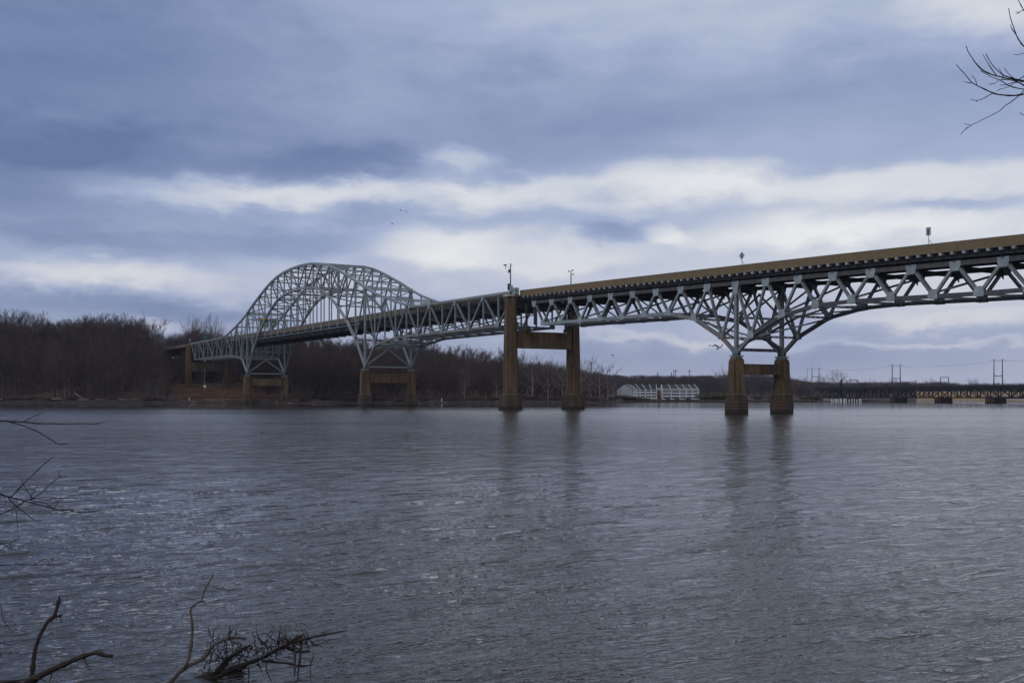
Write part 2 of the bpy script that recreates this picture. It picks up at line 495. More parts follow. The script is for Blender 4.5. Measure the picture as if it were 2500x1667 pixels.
def grid_object(name, rows, mat, fn):
    v, f = [], []
    nc = len(rows[0])
    for r in rows:
        for (x, y) in r: v.append((x, y, fn(x, y)))
    for i in range(len(rows) - 1):
        for j in range(nc - 1):
            a = i * nc + j
            f.append((a, a + 1, a + nc + 1, a + nc))
    me = bpy.data.meshes.new(name); me.from_pydata(v, [], f)
    for p in me.polygons: p.use_smooth = True
    o = bpy.data.objects.new(name, me); COL.objects.link(o); me.materials.append(mat)
    return o
ys = [425 + i * 3.2 for i in range(34)] + [535 + i * 8 for i in range(24)] + [730 + i * 30 for i in range(20)] + [1350, 1500, 1750, 2100, 2600, 3400, 5000]
pxs = list(range(-2600, -100, 100)) + list(range(-100, 2700, 14)) + list(range(2720, 5200, 120))
rows = [[((p - 1250) / F * y, y) for p in pxs] for y in ys]
far = grid_object('far_bank', rows, M_GROUND, height)
tag(far, kind='structure')
# material zones on the far bank
far.data.materials.append(M_GRASS); far.data.materials.append(M_DRYGRASS); far.data.materials.append(M_MUD); far.data.materials.append(M_RIPRAP)
for p in far.data.polygons:
    c = p.center
    q = Vector((c.x, c.y, 0)) - O0; t = q.dot(UX); s = q.dot(VX)
    px = 1250 + F * c.x / c.y
    if c.z < (1.15 if px < 1500 else .5):
        p.material_index = 4 if (px > 2235) else 3
    elif 300 < t < 440 and -22 < s < 24 and 1.3 < c.z < 8.5: p.material_index = 1
    elif px > 2235 and c.y < 860: p.material_index = 2

nb = grid_object('near_bank', [[(x, y) for x in range(-60, 61, 2)] for y in np.arange(-40, 12.01, 1.0)], M_GROUND,
                 lambda x, y: 1.9 - 3.4 * smooth((y + .5) / 12.5) + .12 * mnoise.noise(Vector((x * .4, y * .4, 1))))
tag(nb, kind='structure')
def river_mesh():
    """one sheet; finely divided near the shore we stand on, where single ripples can be seen"""
    rows = [4.0, 7.0, 9.5, 11.0]
    d = 12.0
    while d < 420: rows.append(d); d += max(.016, d * d / (1065 * CAM_H) / 2.3)
    while d < 12000: rows.append(d); d *= 1.12
    cols = [-9000, -5000, -2500, -1200, -600, -300] + list(np.arange(-140, 2641, 2.45)) + [2800, 3200, 3800, 5000, 7500, 11500]
    rows = np.array(rows); k = (np.array(cols) - 1250) / F
    Yg = np.repeat(rows[:, None], len(k), 1); Xg = Yg * k[None, :]
    sp_row = np.maximum(.016, rows * rows / (1065 * CAM_H) / 2.3)[:, None]
    rg = np.random.RandomState(4); Hh = np.zeros_like(Yg)
    gust = np.zeros_like(Yg)
    for i in range(9):
        a = rg.uniform(0, 6.28); lam = rg.uniform(5, 26) ; gust += np.sin((Xg * math.cos(a) * .5 + Yg * math.sin(a)) * 6.283 / lam + rg.uniform(0, 6.28))
    gust = np.clip(.85 + gust * .13, .3, 1.5)
    n = 120
    for i in range(n):
        lam = .085 * 28.0 ** (((i + rg.rand()) / n) ** 1.15)        # 8 cm ripples to 2.4 m waves
        spread = 42 if lam < .5 else 24
        a = R(135 - 3 + rg.normal(0, spread * .62))               # travel across the crests
        kk = 6.283 / lam
        st = .020 if lam < .30 else .022 if lam < .6 else .018 if lam < 1.2 else .008
        fade = np.clip((lam / sp_row - 2.2) / 2.5, 0, 1)          # drop what the sheet cannot carry
        ph = (Xg * math.cos(a) + Yg * math.sin(a)) * kk + rg.uniform(0, 6.28)
        w_ = np.sin(ph)
        w_ = w_ + .22 * np.cos(2 * ph - 3.14159)                  # narrow crests, broad troughs
        Hh += w_ * (st / kk) * fade * (gust if lam < 1.2 else 1)
    q = np.stack([Xg, Yg, Hh], -1).astype(np.float32).reshape(-1, 3)
    nr, nc = Yg.shape
    idx = np.arange(nr * nc, dtype=np.int32).reshape(nr, nc)
    Q = np.stack([idx[:-1, :-1], idx[:-1, 1:], idx[1:, 1:], idx[1:, :-1]], -1).reshape(-1, 4)
    me = bpy.data.meshes.new('river')
    me.vertices.add(len(q)); me.vertices.foreach_set('co', q.ravel())
    me.loops.add(len(Q) * 4); me.loops.foreach_set('vertex_index', Q.ravel())
    me.polygons.add(len(Q)); me.polygons.foreach_set('loop_start', np.arange(0, len(Q) * 4, 4, dtype=np.int32))
    me.polygons.foreach_set('use_smooth', np.ones(len(Q), bool))
    me.update(calc_edges=True)
    return me
rm = river_mesh(); rm.materials.append(M_WATER)
river = bpy.data.objects.new('river', rm); COL.objects.link(river); tag(river, kind='structure')
bd = MB(); bd.v = [Vector((-9000, -60, -3.2)), Vector((9000, -60, -3.2)), Vector((9000, 12000, -3.2)), Vector((-9000, 12000, -3.2))]; bd.f = [(0, 1, 2, 3)]
tag(bd.build('river_bed', M_MUD), kind='structure')

# ------------------------------------------------------------------ steel members
def frame(p0, p1, side):
    a = p1 - p0; L = a.length; a = a / L
    sv = side - a * side.dot(a)
    if sv.length < .05:
        sv = ZX - a * a.z
        if sv.length < .05: sv = VX - a * VX.dot(a)
    sv.normalize()
    return a, sv, a.cross(sv), L

def member(name, p0, p1, w, d, mat, parent, style='perf', e0=.0, e1=.0, pitch=1.15):
    """built-up member: side plates in the truss plane, perforated cover plates between them"""
    a, sv, nv, L = frame(p0, p1, VX)
    p0 = p0 + a * e0; p1 = p1 - a * e1; L = (p1 - p0).length
    m = MB(); c = (p0 + p1) / 2
    if style == 'box' or L < 1.5:
        m.box6(c, a * (L/2), sv * (w/2), nv * (d/2))
    elif style == 'i':
        tk = .045
        for k in (-1, 1): m.box6(c + sv * (k * (w/2 - tk/2)), a * (L/2), sv * (tk/2), nv * (d/2))
        m.box6(c, a * (L/2 - .02), sv * (w/2 - tk - .002), nv * .03)
    else:
        tk = .05
        for k in (-1, 1): m.box6(c + sv * (k * (w/2 - tk/2)), a * (L/2), sv * (tk/2), nv * (d/2))
        n = max(2, int(L / pitch)); st = L / n; hole = st * .38
        wi = w/2 - tk - .003
        for k in (-1, 1):
            off = nv * (k * (d/2 - .05))
            for i in range(n + 1):
                l0 = max(0, i * st - st/2 + hole/2); l1 = min(L, i * st + st/2 - hole/2)
                if l1 > l0: m.box6(p0 + a * ((l0 + l1)/2) + off, a * ((l1 - l0)/2), sv * wi, nv * .02)
            for q in (-1, 1):
                m.box6(c + off * .985 + sv * (q * wi * .80), a * (L/2 - .03), sv * (wi * .18), nv * .016)
    return m.build(name, mat, parent)

def gusset(pc, poly, half, mat, parent, tk=.035):
    """pair of plates either side of the node; poly in (along, up) metres; half = half width of the member"""
    m = MB()
    for k in (-1, 1):
        base = pc + VX * (k * (half + tk * .6)) - VX * (tk / 2)
        m.prism([base + UX * x + ZX * z for x, z in poly], VX * tk)
    return m.build('gusset_plate', mat, parent)

def zpar(t):
    """top of the parapet along the bridge"""
    if t < 60: return 27.42 + .0262 * t - .00003 * t * t
    return min(29.45, 27.42 + .0262 * 60 - .108 + (t - 60) * .0235 * (1 - smooth((t - 60) / 110) * .5) ) if t < 100 else interp(t, [(100, 29.45), (520, 29.5)])

def seg_slab(name, ts, s0, s1, ztop, zbot, mat, parent, zf=zpar):
    """strip following the road grade between s0 and s1, ztop/zbot relative to the parapet top"""
    m = MB(); rings = []
    for t in ts:
        z = zf(t)
        rings.append([W(t, s0, z + zbot), W(t, s1, z + zbot), W(t, s1, z + ztop), W(t, s0, z + ztop)])
    m.loft(rings)
    return m.build(name, mat, parent)

def deck(root, t0, t1, panel, half, pmat, joints):
    n = max(2, int((t1 - t0) / 6)); ts = [t0 + (t1 - t0) * i / n for i in range(n + 1)]
    seg_slab('road_slab', ts, -half + .06, half - .06, -1.16, -1.42, M_CONC2, root)
    seg_slab('road_surface', ts, -half + .5, half - .5, -1.05, -1.155, M_ASPHALT, root)
    for s in (-half, half):
        for a, b in zip(joints, joints[1:]):
            k = max(2, int((b - a) / 6)); tt = [a + .03 + (b - a - .06) * i / k for i in range(k + 1)]
            sg = -1 if s < 0 else 1
            seg_slab('parapet', tt, s, s - sg * .35, 0, -1.30, pmat, root)
            seg_slab('parapet_coping', tt, s + sg * .05, s - sg * .40, .07, -.003, M_GALV, root)
        seg_slab('deck_ledge', ts, s + (.12 if s > 0 else -.12), s - (.3 if s > 0 else -.3), -1.303, -1.44, M_PARAPET2, root)
    # stringers
    for s in np.linspace(-half + .9, half - .9, 7):
        seg_slab('stringer', ts, s - .16, s + .16, -1.425, -2.35, M_DARKSTEEL, root)
    # bracket ends under the parapet
    t = t0 + 1.0
    while t < t1 - .6:
        for s, sg in ((-half, -1), (half, 1)):
            if sg > 0 and int(t) % 2: continue
            m = MB(); z = zpar(t)
            b = W(t, s + sg * .16, z - 1.445)
            m.prism([b + UX * -.27, b + UX * .27, b + UX * .22 - ZX * .40, b - UX * .22 - ZX * .40], VX * (-sg * .9))
            m.build('bracket', M_BRACKET, root)
        t += 1.98

# ------------------------------------------------------------------ deck truss (the nearer bridge unit)
DP = 7.83; SN = 5.8
root = thing('deck_truss_span', W(0, 0, 11), 'grey green steel deck truss carrying the road over the nearest pier, tan parapet on top', 'bridge')
BOT = {67: 20.5}
bz = [(-70, 18.1), (-50.9, 18.3), (-43.1, 18.5), (-35.2, 18.75), (-27.4, 18.95), (-19.6, 18.8), (-11.75, 17.6), (-3.9, 14.3), (3.9, 14.4), (11.75, 18.4), (19.6, 20.0), (27.4, 20.1), (35.2, 20.15), (43, 20.3), (51, 20.4), (59, 20.6), (67, 20.6), (78, 20.8)]
def zt_top(t): return zpar(t) - 3.05
def near_gus(kind): return None
tops = [k * DP for k in range(-10, 10)]
bots = [(k + .5) * DP for k in range(-10, 9)]
for s in (-SN, SN):
    tp = [W(t, s, zt_top(t)) for t in tops]
    bp = [W(t, s, interp(t, bz)) for t in bots]
    for a, b in zip(tp, tp[1:]): member('top_chord', a, b, .62, .72, M_SHADED, root, 'box')
    for i, (a, b) in enumerate(zip(bp, bp[1:])):
        t = bots[i]
        if -5 < t < 5 and bots[i+1] > 0 and t < 0: continue      # open diamond over the pier
        right = t < 0
        member('bottom_chord', a, b, .62, .62 if right else .70, M_TUBE if right else (M_STEEL if t > 12 else M_RUSTY), root, 'box')
    pn = W(0, s, 11.25)
    for t in (-3.915, 3.915):
        member('bottom_chord', W(t, s, interp(t, bz)), pn, .62, .62, M_RUSTY if t > 0 else M_STEEL2, root, 'perf' if s > 0 else 'box')
    member('vertical_post', W(0, s, zt_top(0)), pn, .66, .66, M_STEEL, root, 'i', .3, .2)
    for i, t in enumerate(tops):
        for dt in (-.5, .5):
            tb = t + dt * DP
            if not (bots[0] - .1 <= tb <= bots[-1] + .1): continue
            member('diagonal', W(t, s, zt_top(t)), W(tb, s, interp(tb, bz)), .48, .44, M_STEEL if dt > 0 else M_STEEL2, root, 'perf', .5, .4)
        if t == 0: poly = [(-1.0, .35), (1.0, .35), (.85, -.6), (.55, -1.5), (.55, -2.1), (-.55, -2.1), (-.55, -1.5), (-.85, -.6)]
        else: poly = [(-.95, .36), (.95, .36), (.95, -.35), (.62, -1.12), (-.62, -1.12), (-.95, -.35)]
        if t > -70: gusset(W(t, s, zt_top(t)), poly, .31, M_PLATE, root)
    for t in bots:
        z = interp(t, bz)
        g = .85
        sl = (interp(t + 2, bz) - interp(t - 2, bz)) / 4
        poly = [(-g, -.42 - g * sl), (g, -.42 + g * sl), (g, .25 + g * sl), (.55, 1.05), (-.55, 1.05), (-g, .25 - g * sl)]
        gusset(W(t, s, z), poly, .31, M_RUSTY if abs(t - 3.9) < .1 else M_PLATE, root)
    gusset(W(0, s, 11.25), [(-.75, -.55), (.75, -.55), (.75, .45), (.4, 1.3), (-.4, 1.3), (-.75, .45)], .34, M_STEEL2, root)
# end posts at the tall pier
for s in (-SN, SN):
    member('end_post', W(70.5, s, 26.0), W(70.5, s, 20.6), .5, .5, M_DARKSTEEL, root, 'box')
    member('end_post', W(74.4, s, 26.0), W(74.4, s, 19.4), .45, .45, M_DARKSTEEL, root, 'box')
# cross frames, laterals, floor beams
for t in tops:
    z = zpar(t)
    m = MB(); c = W(t, 0, z - 2.52)
    m.box6(c, UX * .03, VX * 6.5, ZX * .12); m.box6(c + ZX * .135, UX * .18, VX * 6.5, ZX * .014); m.box6(c - ZX * .135, UX * .18, VX * 6.5, ZX * .014)
    m.build('floor_beam', M_DARKSTEEL, root)
    m = MB(); c = W(t, 0, z - 3.7)
    m.box6(c, UX * .05, VX * 5.4, ZX * .34)
    for sg in (-1, 1):
        b = W(t - .03, sg * 5.5, z - 3.38)
        m.prism([b, b - VX * (sg * 1.9), b - ZX * 1.5], UX * .06)
    m.build('cross_beam', M_DARKSTEEL, root)
for i, t in enumerate(bots):
    zb = interp(t, bz)
    member('bottom_strut', W(t, -SN + .4, zb), W(t, SN - .4, zb), .38, .36, M_STEEL2, root, 'box' if t > 12 else 'perf')
    if i + 1 < len(bots):
        t2 = bots[i+1]; z2 = interp(t2, bz)
        if t < 0 < t2: continue
        member('lateral_brace', W(t, -SN + .4, zb + .02), W(t2, SN - .4, z2 + .02), .26, .24, M_STEEL2, root, 'box')
        member('lateral_brace', W(t, SN - .4, zb - .24), W(t2, -SN + .4, z2 - .24), .26, .24, M_STEEL2, root, 'box')
for i, t in enumerate(tops):
    if not (-70 < t < 72): continue
    sgn = 1
    for tb in (t + .5 * DP,):
        zb = interp(tb, bz)
        if i % 2 == 0 or abs(t) < 12:
            member('sway_brace', W(t, -SN + .3, zt_top(t) - .7), W(tb, SN - .4, zb + .6), .26, .26, M_STEEL2, root, 'box')
            member('sway_brace', W(t, SN - .3, zt_top(t) - .7), W(tb, -SN + .4, zb + .6), .26, .26, M_STEEL2, root, 'box')
# portal over the nearest pier
member('portal_strut', W(0, -SN, 12.0), W(0, SN, 12.0), .55, .85, M_TUBE, root, 'perf', .5, .5)
member('portal_strut', W(0, -SN, 18.0), W(0, SN, 18.0), .4, .5, M_STEEL2, root, 'perf', .4, .4)
for k in (-1, 1):
    member('portal_brace', W(0, k * SN, 12.2), W(0, 0, 15.0), .5, .6, M_TUBE, root, 'box', .3)
    member('portal_brace', W(0, k * SN, 17.8), W(0, 0, 15.0), .4, .45, M_TUBE, root, 'box', .3)
    member('portal_brace', W(0, k * SN, 18.2), W(0, -k * .2, 22.6), .3, .3, M_STEEL2, root, 'box', .3)
# walkway rail along the near bottom chord by the pier
m = MB()
wk = [(19.6, 19.4), (11.75, 17.9), (3.9, 14.4), (0, 13.6), (-3.9, 14.4), (-11.75, 17.2), (-19.6, 18.6)]
for s in (-3.2, -2.2):
    m.tube([W(t, s, z + 1.1) for t, z in wk], .03, 4); m.tube([W(t, s, z + .55) for t, z in wk], .025, 4)
    for (t, z), (t2, z2) in zip(wk, wk[1:]):
        for q in (0, .33, .66): m.tube([W(t + (t2 - t) * q, s, z + (z2 - z) * q), W(t + (t2 - t) * q, s, z + (z2 - z) * q + 1.1)], .03, 4)
for (t, z), (t2, z2) in zip(wk, wk[1:]):
    m.box6((W(t, -2.7, z) + W(t2, -2.7, z2)) / 2, (W(t2, -2.7, z2) - W(t, -2.7, z)) / 2, VX * .5, ZX * .04)
m.build('maintenance_walkway', M_STEEL2, root)
deck(root, -78, 75.2, DP, 7.2, M_PARAPET, [-78, -48, -24.5, 3.2, 27, 51, 75.2])

# ------------------------------------------------------------------ through arch truss (far unit)
root = thing('arch_truss_span', W(232.4, 0, 26), 'pale grey green steel through arch truss with hangers rising above the road in the distance', 'bridge')
SA = 8.1; TC, TD = 169.4, 295.4; HP = (TD - TC) / 16; MID = (TC + TD) / 2; BP = 7.75
topA = [51.35, 51.2, 50.75, 49.8, 48.25, 46.1, 43.6, 41.0, 38.1]
botA = [42.9, 42.7, 42.1, 40.7, 37.7, 33.7, 28.5, 21.8]
topS = [38.1, 35.6, 33.6, 31.8, 30.2, 29.35, 29.3, 29.25, 29.2, 29.15, 29.1, 29.05, 29.0]   # out from the tower, 12 half panels
botS = {1: 19.15, 3: 20.85, 5: 20.9, 7: 20.9, 9: 20.95, 11: 21.0}
for s in (-SA, SA):
    A = lambda k: MID + k * HP
    for k in range(-8, 8):
        member('arch_top_chord', W(A(k), s, topA[abs(k)]), W(A(k+1), s, topA[abs(k+1)]), .72, .78, M_STEEL, root, 'box')
    for k in range(-7, 7):
        member('arch_bottom_chord', W(A(k), s, botA[abs(k)]), W(A(k+1), s, botA[abs(k+1)]), .72, .74, M_STEEL, root, 'box')
    for k in range(-7, 8):
        zt, zb = topA[abs(k)], botA[abs(k)]
        member('vertical_post', W(A(k), s, zt), W(A(k), s, zb), .44, .42, M_STEEL, root, 'perf' if abs(k) >= 5 else 'i', .3, .3)
        if abs(k) <= 6:
            member('hanger', W(A(k), s, zb), W(A(k), s, 26.5), .36, .30, M_STEEL, root, 'i', .35, 0) if zb > 29 else None
        gusset(W(A(k), s, zt - .15), [(-.6, .4), (.6, .4), (.5, -.8), (-.5, -.8)], .37, M_STEEL, root)
        gusset(W(A(k), s, zb), [(-.6, -.7), (.6, -.7), (.6, .8), (-.6, .8)], .37, M_STEEL, root)
    for k in range(1, 9):
        for q in (-1, 1):
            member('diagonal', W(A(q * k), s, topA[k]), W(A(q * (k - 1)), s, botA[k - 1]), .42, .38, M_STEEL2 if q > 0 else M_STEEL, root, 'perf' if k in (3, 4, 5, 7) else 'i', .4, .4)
    # towers over the two river piers
    for tc, q in ((TC, -1), (TD, 1)):
        pn = W(tc, s, 12.45)
        member('tower_post', W(tc, s, topS[0]), pn, .62, .62, M_STEEL, root, 'perf', .3, .2, .8)
        member('pier_strut', W(tc - q * HP, s, botA[7]), pn, .6, .52, M_STEEL, root, 'box')
        member('pier_strut', W(tc + q * BP, s, botS[1]), pn, .6, .52, M_STEEL, root, 'box')
        gusset(W(tc, s, topS[0]), [(-.9, .4), (.9, .4), (.7, -1.3), (-.7, -1.3)], .37, M_STEEL, root)
        gusset(pn, [(-.7, -.45), (.7, -.45), (.55, .9), (-.55, .9)], .37, M_STEEL2, root)
        T = lambda j: tc + q * BP * j
        for j in range(12):
            member('top_chord', W(T(j), s, topS[j]), W(T(j+1), s, topS[j+1]), .66, .6, M_STEEL, root, 'box')
        for j in range(1, 11, 2):
            member('bottom_chord', W(T(j), s, botS[j]), W(T(j+2), s, botS[j+2]), .62, .62, M_RUSTY if q < 0 else M_STEEL2, root, 'box')
        zbf = lambda j: botS[j] if j in botS else (botS[j-1] + botS[j+1]) / 2 if 0 < j < 11 else 21
        for j in range(1, 12):
            member('vertical_post', W(T(j), s, topS[j]), W(T(j), s, zbf(j)), .38, .34, M_STEEL, root, 'i', .25, .25)
        for j in range(0, 13, 2):
            for jb in (j - 1, j + 1):
                if jb in botS:
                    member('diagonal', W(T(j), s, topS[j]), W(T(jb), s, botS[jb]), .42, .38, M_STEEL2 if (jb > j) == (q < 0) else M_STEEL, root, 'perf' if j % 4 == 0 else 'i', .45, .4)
            if j: gusset(W(T(j), s, topS[j]), [(-.62, .3), (.62, .3), (.62, -1.0), (.4, -1.35), (-.4, -1.35), (-.62, -1.0)], .34, M_STEEL, root)
        for j in botS:
            if j == 1: poly = [(-.5, -.5), (.5, -.5), (.55, 1.7), (-.55, 1.7)]
            else: poly = [(-.72, -.36), (.72, -.36), (.72, .9), (.45, 1.35), (-.45, 1.35), (-.72, .9)]
            gusset(W(T(j), s, botS[j]), poly, .34, M_STEEL, root)
    # edge stringer hung below the deck
    member('edge_stringer', W(A(-7) - 4, s, 26.55), W(A(7) + 4, s, 26.55), .3, .26, M_STEEL2, root, 'box')
# bracing across the roadway
ends = SA - .38
for k in range(-8, 9):
    t = MID + k * HP; z = topA[abs(k)]
    member('top_strut', W(t, -ends, z + .1), W(t, ends, z + .1), .46, .44, M_STEEL, root, 'box')
    if k < 8:
        t2 = MID + (k + 1) * HP; z2 = topA[abs(k+1)]
        tm, zm = (t + t2) / 2, (z + z2) / 2
        if k % 2 == 0:
            member('top_lateral', W(t, -ends, z - .05), W(t2, 0, z2 - .05), .3, .26, M_STEEL2, root, 'box')
            member('top_lateral', W(t, ends, z - .05), W(t2, 0, z2 - .05), .3, .26, M_STEEL2, root, 'box')
        else:
            member('top_lateral', W(t, 0, z - .05), W(t2, -ends, z2 - .05), .3, .26, M_STEEL2, root, 'box')
            member('top_lateral', W(t, 0, z - .05), W(t2, ends, z2 - .05), .3, .26, M_STEEL2, root, 'box')
    if abs(k) <= 5:
        zb = botA[abs(k)]
        member('sway_strut', W(t, -ends, zb + .2), W(t, ends, zb + .2), .42, .4, M_STEEL, root, 'box')
        if k % 2 == 0:
            member('sway_brace', W(t, -ends, z - .4), W(t, 0, zb + .5), .26, .26, M_STEEL2, root, 'box')
            member('sway_brace', W(t, ends, z - .4), W(t, 0, zb + .5), .26, .26, M_STEEL2, root, 'box')
    if 1 <= abs(k) <= 5 and True:
        k2 = k + (1 if k > 0 else -1)
        if abs(k2) <= 5:
            t2 = MID + k2 * HP
            member('bottom_lateral', W(t, -ends, botA[abs(k)]), W(t2, ends, botA[abs(k2)]), .3, .28, M_STEEL2, root, 'box')
            member('bottom_lateral', W(t, ends, botA[abs(k)] - .3), W(t2, -ends, botA[abs(k2)] - .3), .3, .28, M_STEEL2, root, 'box')
# portals at deck level of the arch and at the tower tops
for tc, q in ((TC, -1), (TD, 1)):
    for tt, zz, dz in ((tc, 38.1, 2.6), (tc + q * BP * 2, 33.6, 0)):
        member('portal_strut', W(tt, -ends, zz - .5), W(tt, ends, zz - .5), .5, .6, M_STEEL, root, 'box')
    member('portal_strut', W(tc, -ends, 35.4), W(tc, ends, 35.4), .5, .5, M_STEEL, root, 'box')
    for k in range(4):
        a, b = -ends + k * ends / 2, -ends + (k + 1) * ends / 2
        z0, z1 = (37.5, 35.7) if k % 2 == 0 else (35.7, 37.5)
        member('portal_brace', W(tc, a, z0), W(tc, b, z1), .24, .24, M_STEEL2, root, 'box')
    for k in (-1, 1):
        member('portal_brace', W(tc, k * ends, 33.0), W(tc, k * (ends - 3), 35.3), .26, .3, M_STEEL, root, 'box')
        member('pier_brace', W(tc, k * SA, 12.7), W(tc, 0, 18.4), .4, .42, M_STEEL, root, 'perf', .7, .1, .8)
        member('pier_brace', W(tc, -k * SA, 24.6), W(tc, 0, 18.4), .36, .36, M_STEEL2, root, 'perf', .4, .1, .8)
        member('pier_brace', W(tc + q * BP, k * SA, 19.15), W(tc + q * BP * 2, -k * .2, 20.2), .3, .3, M_STEEL2, root, 'box')
    member('pier_strut_beam', W(tc, -SA, 12.6), W(tc, SA, 12.6), .5, .55, M_STEEL, root, 'perf', .8, .8, .9)
    member('pier_strut_beam', W(tc + q * BP, -SA, 19.0), W(tc + q * BP, SA, 19.0), .5, .55, M_STEEL, root, 'perf', .4, .4, .9)
    member('pier_strut_beam', W(tc - q * HP, -SA, 21.6), W(tc - q * HP, SA, 21.6), .5, .55, M_STEEL2, root, 'box', .4, .4)
    for j in range(1, 12):
        T = tc + q * BP * j
        z = zbf(j)
        member('bottom_strut', W(T, -SA + .4, z), W(T, SA - .4, z), .36, .36, M_STEEL2, root, 'box')
        if j < 11:
            T2 = tc + q * BP * (j + 1); z2 = zbf(j + 1)
            member('lateral_brace', W(T, -SA + .4, z + .05), W(T2, SA - .4, z2 + .05), .3, .26, M_STEEL2, root, 'box')
            member('lateral_brace', W(T, SA - .4, z - .25), W(T2, -SA + .4, z2 - .25), .3, .26, M_STEEL2, root, 'box')
        if j % 2 == 0:
            for k in (-1, 1):
                member('sway_brace', W(T, k * (SA - .3), 25.0), W(T, -k * (SA - .4), z + .3), .28, .28, M_STEEL2, root, 'box')
# floor beams and girders
fb = [MID + k * HP for k in range(-8, 9)] + [TC - BP * j for j in range(1, 13)] + [TD + BP * j for j in range(1, 13)]
for t in fb:
    m = MB(); z = zpar(t)
    c = W(t, 0, z - 3.35); m.box6(c, UX * .04, VX * (SA - .32), ZX * .95)
    m.box6(c + ZX * .97, UX * .22, VX * (SA - .32), ZX * .03); m.box6(c - ZX * .97, UX * .22, VX * (SA - .32), ZX * .03)
    m.build('floor_beam', M_DARKSTEEL, root)
tt = [MID + k * HP for k in range(-8, 9)]
for s in (-5.2, -2, 2, 5.2):
    m = MB(); rings = [[W(t, s - .14, 25.3), W(t, s + .14, 25.3), W(t, s + .14, 27.0), W(t, s - .14, 27.0)] for t in (TC, MID, TD)]
    m.loft(rings); m.build('floor_girder', M_DARKSTEEL, root)
deck(root, 76.6, 388.8, BP, 6.9, M_PARAPET2, [76.6, 107, 138, 169.4, 200.9, 232.4, 263.9, 295.4, 326, 357, 388.8])

# ------------------------------------------------------------------ approach spans beyond
root = thing('approach_span', W(430, 0, 26), 'plain concrete girder approach running from the arch bridge into the trees', 'bridge')
ts = [389.4 + i * 15 for i in range(9)]
seg_slab('road_slab', ts, -6.8, 6.8, -1.16, -1.45, M_CONC2, root)
for s in (-6.9, 6.9):
    for a, b in zip(ts, ts[1:]): seg_slab('parapet', [a + .03, b - .03], s, s + (.35 if s < 0 else -.35), 0, -1.45, M_PARAPET2, root)
for s in (-5, -1.7, 1.7, 5):
    seg_slab('girder', ts, s - .3, s + .3, -1.46, -2.6, M_CONC3, root)
for t in (417, 446):
    r2 = thing('approach_bent', W(t, 0, 8), {417: 'first two legged concrete bent beside the woods, under the approach', 446: 'farther two legged concrete bent at the end of the approach'}[t], 'pier', 'concrete bents under the approach spans')
    for s in (-5, 5):
        m = MB(); g = 4
        m.loft([[W(t - .7, s - .7, g), W(t + .7, s - .7, g), W(t + .7, s + .7, g), W(t - .7, s + .7, g)], [W(t - .6, s - .6, 25.2), W(t + .6, s - .6, 25.2), W(t + .6, s + .6, 25.2), W(t - .6, s + .6, 25.2)]])
        m.build('column', M_CONC3, r2)
    m = MB(); m.box6(W(t, 0, 25.8), UX * .75, VX * 6.3, ZX * .55); m.build('cap_beam', M_CONC3, r2)

